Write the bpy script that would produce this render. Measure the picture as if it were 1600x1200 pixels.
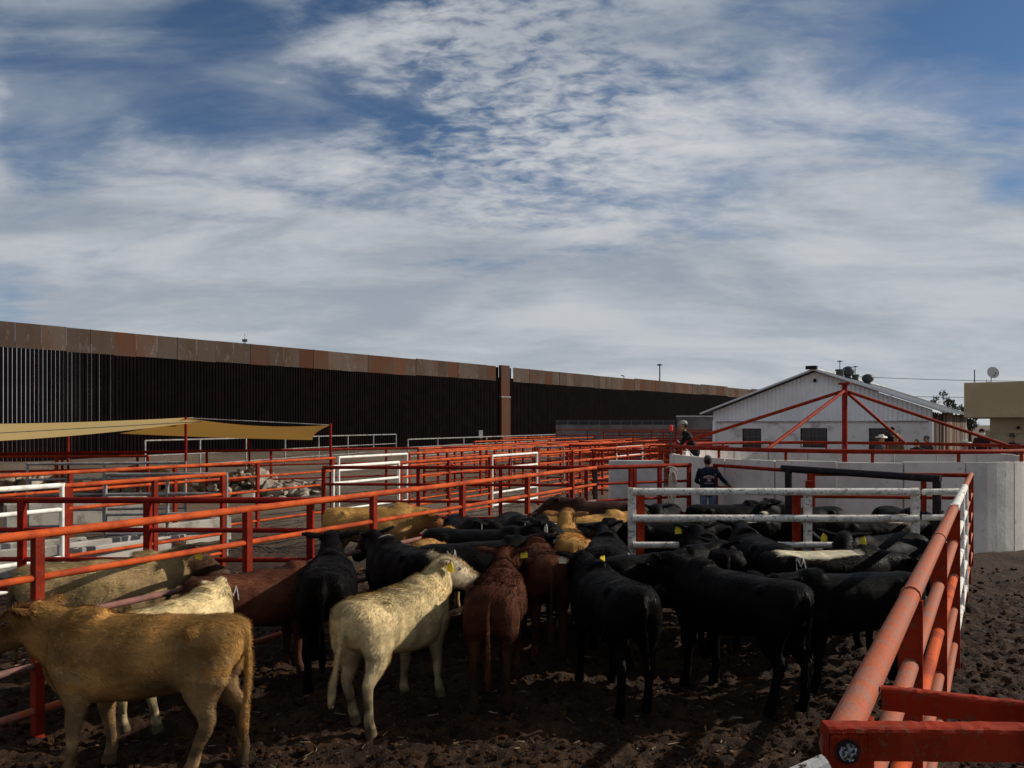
import bpy, math, random
import numpy as np
from mathutils import Vector, Matrix
from mathutils.bvhtree import BVHTree
from mathutils.kdtree import KDTree

random.seed(7); np.random.seed(7)
for o in list(bpy.data.objects): bpy.data.objects.remove(o)
scene = bpy.context.scene
C = scene.collection
R = math.radians

# ------------------------------------------------------------------ camera
cam_d = bpy.data.cameras.new('camera'); cam = bpy.data.objects.new('camera', cam_d); C.objects.link(cam)
cam.location = (0, 0, 2.7); cam.rotation_euler = (R(90), 0, 0)
cam_d.sensor_width = 36; cam_d.lens = 36*1250/1600; cam_d.shift_y = 64/1600
cam_d.clip_start = 0.05; cam_d.clip_end = 9000
scene.camera = cam
scene.cycles.max_bounces = 4; scene.cycles.diffuse_bounces = 3; scene.cycles.glossy_bounces = 2

# ------------------------------------------------------------------ light
SUN_AZ = 14.0      # degrees forward (+Y) from the right (+X)
SUN_EL = 28.0
sd = Vector((math.cos(R(SUN_EL))*math.cos(R(SUN_AZ)), math.cos(R(SUN_EL))*math.sin(R(SUN_AZ)), math.sin(R(SUN_EL))))
sun_d = bpy.data.lights.new('sun', 'SUN'); sun = bpy.data.objects.new('sun', sun_d); C.objects.link(sun)
sun_d.energy = 5.0; sun_d.angle = R(0.5); sun_d.color = (1.0, 0.93, 0.82)
sun.rotation_euler = sd.to_track_quat('Z', 'Y').to_euler()
vs = scene.view_settings
vs.view_transform = 'Standard'; vs.look = 'None'; vs.gamma = 1; vs.exposure = 0.02
vs.use_curve_mapping = False

# ------------------------------------------------------------------ world: blue sky with drifting cloud
world = bpy.data.worlds.new('World'); scene.world = world; world.use_nodes = True
def build_world():
    nt = world.node_tree; nt.nodes.clear(); N = nt.nodes; Lk = nt.links
    def node(t, **kw):
        n = N.new(t)
        for k, v in kw.items(): setattr(n, k, v)
        return n
    def val(x):
        if isinstance(x, (int, float)):
            v = node('ShaderNodeValue'); v.outputs[0].default_value = x; return v.outputs[0]
        return x
    def mth(op, a, b=0.0, c=None, clamp=False):
        n = node('ShaderNodeMath', operation=op, use_clamp=clamp)
        for i, q in enumerate((a, b, c)):
            if q is None: continue
            if isinstance(q, (int, float)): n.inputs[i].default_value = q
            else: Lk.new(q, n.inputs[i])
        return n.outputs[0]
    def smooth(x, a, b):
        n = node('ShaderNodeMapRange', interpolation_type='SMOOTHSTEP')
        n.inputs['From Min'].default_value = a; n.inputs['From Max'].default_value = b
        Lk.new(x, n.inputs['Value']); return n.outputs[0]
    STR = 0.06
    sky = node('ShaderNodeTexSky'); sky.sky_type = 'NISHITA'; sky.sun_disc = False
    sky.sun_elevation = R(SUN_EL); sky.sun_rotation = R(90-SUN_AZ)
    sky.altitude = 1200; sky.air_density = 0.85; sky.dust_density = 0.3; sky.ozone_density = 2.2
    tc = node('ShaderNodeTexCoord')
    sep = node('ShaderNodeSeparateXYZ'); Lk.new(tc.outputs['Generated'], sep.inputs[0])
    x, y, z = sep.outputs
    den = mth('ADD', mth('MAXIMUM', z, 0.0), 0.22)
    comb = node('ShaderNodeCombineXYZ'); Lk.new(mth('DIVIDE', x, den), comb.inputs[0]); Lk.new(mth('DIVIDE', y, den), comb.inputs[1])
    def noise(scale, detail, rough, dist, rot=0, sc=(1, 1, 1), loc=(0, 0, 0)):
        mp = node('ShaderNodeMapping'); mp.inputs['Rotation'].default_value = (0, 0, R(rot)); mp.inputs['Scale'].default_value = sc; mp.inputs['Location'].default_value = loc
        Lk.new(comb.outputs[0], mp.inputs[0])
        n = node('ShaderNodeTexNoise'); n.inputs['Scale'].default_value = scale; n.inputs['Detail'].default_value = detail
        n.inputs['Roughness'].default_value = rough; n.inputs['Distortion'].default_value = dist
        Lk.new(mp.outputs[0], n.inputs['Vector']); return n.outputs[0]
    n1 = noise(1.0, 3, 0.45, 0.5, 20, (1, 1.2, 1), (3.1, 1.7, 0))
    n2 = noise(2.1, 8, 0.55, 0.5, -38, (1, 1.9, 1), (1.3, 4.2, 0))
    n3 = noise(15.0, 4, 0.6, 0.3, 25, (1, 1.6, 1), (7.3, 2.2, 0))
    n4 = noise(1.35, 7, 0.50, 0.5, -25, (1, 1.7, 1), (9.9, 0.4, 0))
    cov = mth('ADD', mth('MULTIPLY', n1, 0.50), mth('MULTIPLY', n2, 0.80))
    cov = mth('ADD', cov, mth('MULTIPLY', n3, 0.10))
    # where the larger banks and the open blue lie (directions in the real sky)
    def lobe(px, py, k, amp):
        d = Vector(((px-800)/1250, 1, (664-py)/1250)).normalized()
        vm = node('ShaderNodeVectorMath', operation='DOT_PRODUCT'); Lk.new(tc.outputs['Generated'], vm.inputs[0]); vm.inputs[1].default_value = d
        e = mth('EXPONENT', mth('MULTIPLY', mth('SUBTRACT', vm.outputs['Value'], 1.0), k))
        return mth('MULTIPLY', e, amp)
    for a in ((40, 130, 700, -0.28), (150, 135, 700, -0.28), (270, 140, 600, -0.28), (380, 135, 700, -0.22), (500, 165, 900, -0.20), (640, 160, 1100, -0.16), (600, 250, 200, 0.10), (350, 60, 800, -0.16), (50, 240, 900, -0.28), (150, 235, 1500, -0.16),
              (1330, 60, 350, -0.14), (1440, 115, 350, -0.20), (1560, 130, 400, -0.24), (1560, 10, 500, -0.18), (1180, 15, 900, -0.12), (1570, 305, 1500, -0.24), (1300, 200, 300, 0.10), (1500, 220, 300, 0.12), (10, 488, 1600, -0.30),
              (120, 40, 350, 0.14), (780, 80, 160, 0.10), (1510, 55, 900, 0.10), (180, 205, 900, 0.10), (1060, 150, 300, 0.10)):
        cov = mth('ADD', cov, lobe(*a))
    cov = mth('ADD', cov, mth('MULTIPLY', mth('SUBTRACT', n3, 0.5), lobe(800, 70, 60, 0.85)))   # mottled high cloud
    cov = mth('ADD', cov, mth('MULTIPLY', smooth(z, 0.36, 0.10), 0.26))
    cov = mth('ADD', cov, 0.13)
    alpha = smooth(cov, 0.60, 0.98)
    veil = mth('MULTIPLY', smooth(mth('ADD', mth('MULTIPLY', n2, 0.7), mth('MULTIPLY', cov, 0.45)), 0.50, 0.85), 0.38)
    alpha = mth('MULTIPLY', mth('MAXIMUM', alpha, veil), 0.96)
    # cloud brightness: thick parts greyer
    br = mth('ADD', mth('MULTIPLY', n4, 0.75), mth('MULTIPLY', n2, 0.25))
    br = mth('ADD', br, mth('MULTIPLY', n3, 0.10))
    t = smooth(br, 0.40, 0.72)
    calm = mth('MULTIPLY', smooth(z, 0.30, 0.08), 0.45)
    t = mth('ADD', mth('MULTIPLY', t, mth('SUBTRACT', 1.0, calm)), mth('MULTIPLY', calm, 0.55))
    t = mth('ADD', mth('MULTIPLY', t, 0.85), mth('MULTIPLY', smooth(z, 0.12, 0.0), 0.30), clamp=True)
    ramp = node('ShaderNodeMix', data_type='RGBA'); Lk.new(t, ramp.inputs[0])
    ramp.inputs[6].default_value = (0.265/STR, 0.315/STR, 0.380/STR, 1)
    ramp.inputs[7].default_value = (0.64/STR, 0.65/STR, 0.66/STR, 1)
    tint = node('ShaderNodeMix', data_type='RGBA', blend_type='MULTIPLY'); tint.inputs[0].default_value = 1
    Lk.new(sky.outputs[0], tint.inputs[6]); tint.inputs[7].default_value = (0.95, 1.15, 1.25, 1)
    mx = node('ShaderNodeMix', data_type='RGBA'); Lk.new(alpha, mx.inputs[0]); Lk.new(tint.outputs[2], mx.inputs[6]); Lk.new(ramp.outputs[2], mx.inputs[7])
    bg = node('ShaderNodeBackground'); bg.inputs[1].default_value = STR; Lk.new(mx.outputs[2], bg.inputs[0])
    out = node('ShaderNodeOutputWorld'); Lk.new(bg.outputs[0], out.inputs[0])
build_world()

# ------------------------------------------------------------------ materials
MATS = {}
def mat(name, col, rough=0.7, c2=None, scale=6.0, lo=0.45, hi=0.6, c3=None, scale3=25.0, lo3=0.58, hi3=0.66, bump=0.0, bscale=40.0,
        detail=6, coords='world', stretch=None, metallic=0.0, random_tint=0.0, spec=0.07, rough3=None):
    m = bpy.data.materials.new(name); m.use_nodes = True; nt = m.node_tree; N = nt.nodes; Lk = nt.links
    b = N['Principled BSDF']; b.inputs['Roughness'].default_value = rough; b.inputs['Metallic'].default_value = metallic
    b.inputs['Specular IOR Level'].default_value = spec
    if coords == 'world': src = N.new('ShaderNodeNewGeometry').outputs['Position']
    else: src = N.new('ShaderNodeTexCoord').outputs['Object']
    if stretch:
        mp = N.new('ShaderNodeMapping'); mp.inputs['Scale'].default_value = stretch; Lk.new(src, mp.inputs[0]); src = mp.outputs[0]
    def noise(s, d=detail, r=0.6):
        n = N.new('ShaderNodeTexNoise'); n.inputs['Scale'].default_value = s; n.inputs['Detail'].default_value = d; n.inputs['Roughness'].default_value = r
        Lk.new(src, n.inputs['Vector']); return n.outputs[0]
    def mr(x, a, b_):
        n = N.new('ShaderNodeMapRange'); n.interpolation_type = 'SMOOTHSTEP'; n.inputs['From Min'].default_value = a; n.inputs['From Max'].default_value = b_
        Lk.new(x, n.inputs['Value']); return n.outputs[0]
    cur = None
    def mix(f, a, c):
        n = N.new('ShaderNodeMix'); n.data_type = 'RGBA'; Lk.new(f, n.inputs[0])
        if isinstance(a, tuple): n.inputs[6].default_value = a+(1,)
        else: Lk.new(a, n.inputs[6])
        n.inputs[7].default_value = c+(1,); return n.outputs[2]
    cur = tuple(col)
    if c2: cur = mix(mr(noise(scale), lo, hi), cur, tuple(c2))
    if c3:
        f3 = mr(noise(scale3, 5, 0.7), lo3, hi3); cur = mix(f3, cur, tuple(c3))
    if random_tint > 0:
        oi = N.new('ShaderNodeObjectInfo'); hs = N.new('ShaderNodeHueSaturation')
        mm = N.new('ShaderNodeMapRange'); mm.inputs['To Min'].default_value = 1-random_tint; mm.inputs['To Max'].default_value = 1+random_tint
        Lk.new(oi.outputs['Random'], mm.inputs['Value']); Lk.new(mm.outputs[0], hs.inputs['Value'])
        if isinstance(cur, tuple): hs.inputs['Color'].default_value = cur+(1,)
        else: Lk.new(cur, hs.inputs['Color'])
        cur = hs.outputs[0]
    if isinstance(cur, tuple): b.inputs['Base Color'].default_value = cur+(1,)
    else: Lk.new(cur, b.inputs['Base Color'])
    if bump > 0:
        bp = N.new('ShaderNodeBump'); bp.inputs['Strength'].default_value = bump; bp.inputs['Distance'].default_value = 0.02
        Lk.new(noise(bscale, 8, 0.65), bp.inputs['Height']); Lk.new(bp.outputs[0], b.inputs['Normal'])
    MATS[name] = m; return m

mat('red_paint', (0.27, 0.025, 0.008), 0.7, (0.18, 0.016, 0.006), 5, .4, .62, (0.14, 0.060, 0.035), 30, .55, .68, bump=.12, bscale=60)
mat('orange_paint', (0.49, 0.080, 0.017), 0.7, (0.28, 0.042, 0.014), 3, .4, .62, (0.20, 0.085, 0.045), 26, .55, .70, bump=.12, bscale=60)
mat('dark_shaded_red', (0.24, 0.016, 0.008), 0.5, (0.15, 0.010, 0.006), 4, .4, .6, (0.09, 0.03, 0.02), 30, .6, .7, bump=.12, bscale=60)  # darker red; carries the painted-in shade of the maroon cross fences
mat('worn_red_paint', (0.40, 0.085, 0.030), 0.65, (0.26, 0.125, 0.090), 9, .30, .70, (0.12, 0.065, 0.055), 75, .55, .68, bump=.3, bscale=80, detail=12)
mat('post_shade_red', (0.23, 0.021, 0.007), 0.65, (0.15, 0.013, 0.005), 5, .4, .62, (0.10, 0.045, 0.03), 30, .55, .66, bump=.12, bscale=60)  # darker copy of the red: shade on the posts is put into the colour
mat('worn_pipe', (0.22, 0.10, 0.08), 0.6, (0.13, 0.075, 0.065), 6, .4, .6, (0.30, 0.05, 0.02), 20, .6, .68, bump=.2, bscale=70)
mat('white_paint', (0.78, 0.75, 0.68), 0.5, (0.55, 0.51, 0.44), 5, .45, .7, (0.10, 0.06, 0.04), 34, .64, .69, bump=.12, bscale=60)
mat('chipped_white', (0.66, 0.63, 0.57), 0.55, (0.42, 0.38, 0.33), 9, .45, .68, (0.055, 0.032, 0.024), 26, .57, .64, bump=.25, bscale=60)
mat('grey_and_shaded_pipe', (0.28, 0.27, 0.26), 0.6, (0.17, 0.14, 0.13), 3, .4, .65, bump=.1)  # plain grey pipe; also the painted-in shade of camera-facing white gates
mat('black_steel', (0.018, 0.014, 0.016), 0.45, (0.04, 0.025, 0.022), 8, .5, .7, bump=.1)
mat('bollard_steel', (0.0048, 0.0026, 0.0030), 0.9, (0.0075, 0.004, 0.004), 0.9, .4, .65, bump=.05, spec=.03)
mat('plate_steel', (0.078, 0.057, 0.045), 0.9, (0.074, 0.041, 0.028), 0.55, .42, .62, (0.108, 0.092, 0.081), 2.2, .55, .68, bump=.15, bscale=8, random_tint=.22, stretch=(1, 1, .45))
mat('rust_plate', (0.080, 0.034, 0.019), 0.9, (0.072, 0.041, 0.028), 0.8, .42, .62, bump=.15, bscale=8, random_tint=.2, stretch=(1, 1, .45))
mat('white_wall', (0.84, 0.84, 0.85), 0.8, (0.74, 0.73, 0.73), 0.6, .4, .65, bump=.05, bscale=20)
mat('block_wall', (0.74, 0.71, 0.68), 0.85, (0.48, 0.44, 0.40), 1.6, .50, .66, (0.22, 0.16, 0.13), 3.2, .64, .74, bump=.15, bscale=15)
mat('roof_metal', (0.30, 0.31, 0.32), 0.45, (0.20, 0.19, 0.18), 0.8, .4, .65, metallic=.3, random_tint=.15)
mat('roof_trim', (0.62, 0.62, 0.62), 0.5)
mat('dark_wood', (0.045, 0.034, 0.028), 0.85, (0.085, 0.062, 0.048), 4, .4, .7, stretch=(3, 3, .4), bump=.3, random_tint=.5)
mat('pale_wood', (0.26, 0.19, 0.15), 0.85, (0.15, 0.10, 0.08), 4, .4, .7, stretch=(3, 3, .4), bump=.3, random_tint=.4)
mat('glass_dark', (0.010, 0.011, 0.013), 0.15, spec=.5)
mat('tan_stucco', (0.42, 0.33, 0.205), 0.9, (0.37, 0.29, 0.18), 0.8, .4, .6, bump=.1, bscale=30)
mat('concrete', (0.66, 0.61, 0.56), 0.9, (0.50, 0.46, 0.42), 1.1, .42, .64, (0.32, 0.28, 0.25), 7, .60, .72, bump=.35, bscale=12)
mat('concrete_dark', (0.40, 0.37, 0.33), 0.9, (0.28, 0.25, 0.22), 1.4, .42, .64, (0.13, 0.11, 0.10), 8, .60, .72, bump=.35, bscale=12)
mat('concrete_far', (0.22, 0.205, 0.19), 0.9, (0.15, 0.135, 0.125), .6, .42, .64)
mat('concrete_pale', (0.36, 0.33, 0.28), 0.9, (0.22, 0.19, 0.16), 3, .45, .64, (0.18, 0.15, 0.12), 14, .60, .70, bump=.3, bscale=20)
mat('rubble', (0.30, 0.26, 0.22), 0.95, (0.17, 0.13, 0.10), 2.5, .4, .65, bump=.3, bscale=10)
mat('soil', (0.044, 0.0205, 0.0085), 0.95, (0.017, 0.0075, 0.0030), 3.5, .4, .62, (0.085, 0.048, 0.026), 14, .58, .72, bump=.9, bscale=22)
mat('vent_metal', (0.055, 0.06, 0.065), 0.5, (0.09, 0.08, 0.075), 6, .45, .65, metallic=.2)
mat('dish_grey', (0.42, 0.43, 0.44), 0.5)
mat('far_steel', (0.10, 0.11, 0.12), 0.6)
mat('bark', (0.05, 0.038, 0.028), .9)
mat('leaf', (0.045, 0.065, 0.035), .7, (0.075, 0.085, 0.05), 2, .4, .6)
mat('rope', (0.62, 0.54, 0.42), .85, (0.42, 0.34, 0.25), 30, .4, .6)
mat('sign_white', (0.80, 0.80, 0.74), .5)
mat('sign_red', (0.75, 0.07, 0.06), .5)
mat('tag_yellow', (0.80, 0.62, 0.05), .5)
mat('tag_white', (0.75, 0.72, 0.55), .5)
mat('eye', (0.006, 0.004, 0.003), .12, spec=.6)
mat('brand', (0.34, 0.31, 0.29), .8)
mat('foil', (0.62, 0.62, 0.63), .25, (0.20, 0.2, 0.2), 60, .4, .6, metallic=.9, bump=.9, bscale=70)

def cloth_mat():
    m = bpy.data.materials.new('shade_cloth'); m.use_nodes = True; nt = m.node_tree; N = nt.nodes
    N.remove(N['Principled BSDF'])
    d = N.new('ShaderNodeBsdfDiffuse'); d.inputs[0].default_value = (0.64, 0.45, 0.19, 1)
    t = N.new('ShaderNodeBsdfTranslucent'); t.inputs[0].default_value = (0.50, 0.27, 0.06, 1)
    a = N.new('ShaderNodeMixShader'); a.inputs[0].default_value = .30
    nt.links.new(d.outputs[0], a.inputs[1]); nt.links.new(t.outputs[0], a.inputs[2]); nt.links.new(a.outputs[0], N['Material Output'].inputs[0])
    MATS['shade_cloth'] = m
cloth_mat()

def attr_mat(name, rough, sheen=0.0, spec=.3, bump=.25, bscale=55, vary=.35, nscale=14, stretch=(1, 1, 1)):
    """colour comes from the mesh's own hide / clothing colour attribute"""
    m = bpy.data.materials.new(name); m.use_nodes = True; nt = m.node_tree; N = nt.nodes; Lk = nt.links
    b = N['Principled BSDF']; b.inputs['Roughness'].default_value = rough; b.inputs['Specular IOR Level'].default_value = spec
    b.inputs['Sheen Weight'].default_value = sheen; b.inputs['Sheen Roughness'].default_value = .4
    at = N.new('ShaderNodeAttribute'); at.attribute_name = 'coat'
    tc = N.new('ShaderNodeTexCoord'); mp = N.new('ShaderNodeMapping'); mp.inputs['Scale'].default_value = stretch; Lk.new(tc.outputs['Object'], mp.inputs[0])
    n = N.new('ShaderNodeTexNoise'); n.inputs['Scale'].default_value = nscale; n.inputs['Detail'].default_value = 8; n.inputs['Roughness'].default_value = .7; Lk.new(mp.outputs[0], n.inputs['Vector'])
    mr = N.new('ShaderNodeMapRange'); mr.inputs['From Min'].default_value = .3; mr.inputs['From Max'].default_value = .7
    mr.inputs['To Min'].default_value = 1-vary; mr.inputs['To Max'].default_value = 1+vary; Lk.new(n.outputs[0], mr.inputs['Value'])
    hs = N.new('ShaderNodeHueSaturation'); Lk.new(at.outputs['Color'], hs.inputs['Color']); Lk.new(mr.outputs[0], hs.inputs['Value']); Lk.new(hs.outputs[0], b.inputs['Base Color'])
    n2 = N.new('ShaderNodeTexNoise'); n2.inputs['Scale'].default_value = bscale; n2.inputs['Detail'].default_value = 6; Lk.new(mp.outputs[0], n2.inputs['Vector'])
    bp = N.new('ShaderNodeBump'); bp.inputs['Strength'].default_value = bump; bp.inputs['Distance'].default_value = .015; Lk.new(n2.outputs[0], bp.inputs['Height']); Lk.new(bp.outputs[0], b.inputs['Normal'])
    MATS[name] = m
attr_mat('hide', .75, .0, .10, .16, 45, .42, 9, (.45, 1, 1))
attr_mat('hide_black', .6, .012, .04, .12, 45, .3, 8, (.45, 1, 1))
attr_mat('fur', .8, 0, .06, 0, 50, .38, 10, (.45, 1, 1))
attr_mat('fur_black', .5, .008, .08, 0, 50, .15, 30)
attr_mat('clothes', .85, 0, .15, .3, 40, .25, 12)

# ------------------------------------------------------------------ object helpers
def tag(o, label=None, cat=None, group=None, kind=None):
    if label: o['label'] = label
    if cat: o['category'] = cat
    if group: o['group'] = group
    if kind: o['kind'] = kind
    return o
def empty(name, loc=(0, 0, 0), rz=0.0):
    o = bpy.data.objects.new(name, None); o.location = loc; o.rotation_euler = (0, 0, rz); o.empty_display_size = .2; C.objects.link(o); return o
def mesh(name, V, F, smooth=False):
    me = bpy.data.meshes.new(name); me.from_pydata([tuple(map(float, v)) for v in V], [], F); me.update()
    if smooth: me.polygons.foreach_set('use_smooth', [True]*len(me.polygons))
    return me
def obj(name, me, m=None, parent=None):
    o = bpy.data.objects.new(name, me); C.objects.link(o)
    if m and not me.materials: me.materials.append(MATS[m])
    elif m and me.materials[0] != MATS[m]:
        o.material_slots[0].link = 'OBJECT'; o.material_slots[0].material = MATS[m]
    if parent: o.parent = parent
    return o
class MB:
    def __init__(s): s.V = []; s.F = []
    def add(s, V, F):
        k = len(s.V); s.V += [tuple(v) for v in V]; s.F += [tuple(i+k for i in f) for f in F]; return s
    def box(s, c, d, rz=0.0, M=None):
        hx, hy, hz = d[0]/2, d[1]/2, d[2]/2; V = []
        cs, sn = math.cos(rz), math.sin(rz)
        for z in (-hz, hz):
            for (x, y) in ((-hx, -hy), (hx, -hy), (hx, hy), (-hx, hy)):
                V.append((c[0]+x*cs-y*sn, c[1]+x*sn+y*cs, c[2]+z))
        return s.add(V, [(3, 2, 1, 0), (4, 5, 6, 7), (0, 1, 5, 4), (1, 2, 6, 5), (2, 3, 7, 6), (3, 0, 4, 7)])
    def tube(s, pts, r, n=10, cap=True):
        pts = [Vector(p) for p in pts]; rs = r if isinstance(r, (list, tuple)) else [r]*len(pts)
        V = []; F = []
        for i, p in enumerate(pts):
            d = (pts[min(i+1, len(pts)-1)]-pts[max(i-1, 0)]).normalized()
            a = d.cross(Vector((0, 0, 1)))
            if a.length < .05: a = d.cross(Vector((0, 1, 0)))
            a.normalize(); b = d.cross(a)
            for k in range(n):
                t = 2*math.pi*k/n; V.append(p+a*(rs[i]*math.cos(t))+b*(rs[i]*math.sin(t)))
        for i in range(len(pts)-1):
            for k in range(n):
                F.append((i*n+k, i*n+(k+1) % n, (i+1)*n+(k+1) % n, (i+1)*n+k))
        if cap:
            F.append(tuple(range(n-1, -1, -1))); F.append(tuple(range((len(pts)-1)*n, len(pts)*n)))
        return s.add(V, F)
    def build(s, name, m, parent=None, smooth=False, bevel=0):
        o = obj(name, mesh(name, s.V, s.F, smooth), m, parent)
        if bevel:
            b = o.modifiers.new('bevel', 'BEVEL'); b.width = bevel; b.segments = 2; b.limit_method = 'ANGLE'
        return o
def unit_cyl(n=12):
    mb = MB(); V = []; F = []
    for z in (0, 1):
        for k in range(n):
            t = 2*math.pi*k/n; V.append((math.cos(t), math.sin(t), z))
    for k in range(n): F.append((k, (k+1) % n, n+(k+1) % n, n+k))
    F.append(tuple(range(n-1, -1, -1))); F.append(tuple(range(n, 2*n)))
    me = mesh('pipe', V, F); me.polygons.foreach_set('use_smooth', [len(p.vertices) == 4 for p in me.polygons]); me.materials.append(MATS['red_paint']); return me
CYL = unit_cyl()
def unit_box():
    mb = MB().box((0, 0, .5), (1, 1, 1)); me = mesh('tube_post', mb.V, mb.F); me.materials.append(MATS['red_paint']); return me
BOX = unit_box()
def pipe(name, p0, p1, r, m, parent, base):
    p0 = Vector(p0); p1 = Vector(p1); d = p1-p0
    o = obj(name, CYL, m, parent)
    o.rotation_euler = d.to_track_quat('Z', 'Y').to_euler(); o.location = p0-Vector(base); o.scale = (r, r, d.length); return o
def bar(name, p0, p1, wx, wy, m, parent, base, rz=0.0):
    """upright square tube"""
    o = obj(name, BOX, m, parent); o.location = Vector(p0)-Vector(base); o.scale = (wx, wy, p1[2]-p0[2]); o.rotation_euler = (0, 0, rz); return o

HT = (1.75, 1.37, 0.99, 0.61, 0.23)
def fence(label, p0, p1, posts=None, heights=HT, rm='red_paint', pm=None, rr=.032, tr=.040, pw=.080, group=None, name='pipe_fence', cat='fence', step=2.3, wob=.012, z0=0.0, round_posts=False):
    """one run of pipe fence: an empty with its rails and posts"""
    p0 = Vector((p0[0], p0[1], z0)); p1 = Vector((p1[0], p1[1], z0)); d = p1-p0; L = d.length; u = d/L; rz = math.atan2(u.y, u.x)
    root = tag(empty(name, p0), label, cat, group)
    if posts is None: n = max(1, round(L/step)); posts = [L*i/n for i in range(n+1)]
    for i, h in enumerate(heights):
        w0, w1 = random.uniform(-wob, wob), random.uniform(-wob, wob)
        m = rm[i] if isinstance(rm, (list, tuple)) else rm
        q = Vector((0, 0, h))
        pipe('rail', p0+q+Vector((0, 0, w0))-u*.02, p1+q+Vector((0, 0, w1))+u*.02, tr if i == 0 else rr, m, root, p0)
    for t in posts:
        p = p0+u*t
        if round_posts: pipe('post', p+Vector((0, 0, -.3)), p+Vector((0, 0, heights[0]-.02)), pw/2, pm or (rm if isinstance(rm, str) else rm[0]), root, p0)
        else: bar('post', p+Vector((0, 0, -.3)), p+Vector((0, 0, heights[0]-.02)), pw, pw, pm or (rm if isinstance(rm, str) else rm[0]), root, p0, rz)
    return root
def gate(label, p0, p1, m='white_paint', heights=HT, pr=.03, mids=(), group=None, z0=0.0):
    p0 = Vector((p0[0], p0[1], z0)); p1 = Vector((p1[0], p1[1], z0)); d = p1-p0; L = d.length; u = d/L
    root = tag(empty('pipe_gate', p0), label, 'gate', group)
    for i, h in enumerate(heights):
        q = Vector((0, 0, h)); pipe('rail', p0+q, p1+q, pr*(1.15 if i == 0 else 1), m, root, p0)
    for t in (0, L)+tuple(mids):
        p = p0+u*t; pipe('frame_post', p+Vector((0, 0, heights[-1]-.06)), p+Vector((0, 0, heights[0]+pr)), pr*1.12, m, root, p0)
    return root

# ------------------------------------------------------------------ noise and ground
class VN:
    def __init__(s, seed): s.t = np.random.RandomState(seed).rand(256, 256)
    def __call__(s, x, y):
        xi = np.floor(x).astype(int); yi = np.floor(y).astype(int); fx = x-xi; fy = y-yi
        fx = fx*fx*(3-2*fx); fy = fy*fy*(3-2*fy); t = s.t
        a = t[xi % 256, yi % 256]; b = t[(xi+1) % 256, yi % 256]; c = t[xi % 256, (yi+1) % 256]; d = t[(xi+1) % 256, (yi+1) % 256]
        return (a*(1-fx)+b*fx)*(1-fy)+(c*(1-fx)+d*fx)*fy-.5
NZ = [VN(i) for i in range(6)]
def ground_z(x, y):
    x = np.asarray(x, float); y = np.asarray(y, float)
    far = np.clip((np.hypot(x, y)-14)/20, 0, 1)
    z = .10*NZ[0](x*.6, y*.6)+.085*NZ[1](x*2.3+5, y*2.3)+.05*np.abs(NZ[2](x*5.1, y*5.1+3))*2+.038*np.abs(NZ[3](x*10, y*10))*1.6+.028*NZ[4](x*17, y*17)+.024*NZ[5](x*29, y*29)
    z = z*(1-far*.7)-.045
    # earth bank running along the foot of the steel wall
    dist = (x-(-31.2+.78*(y-48.8)))*.788
    z = z+.75*np.exp(-((dist-3.5)/4.0)**2)*(1+.5*NZ[5](x*.35, y*.35))*np.clip((y-20)/20, 0, 1)
    return z
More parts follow.
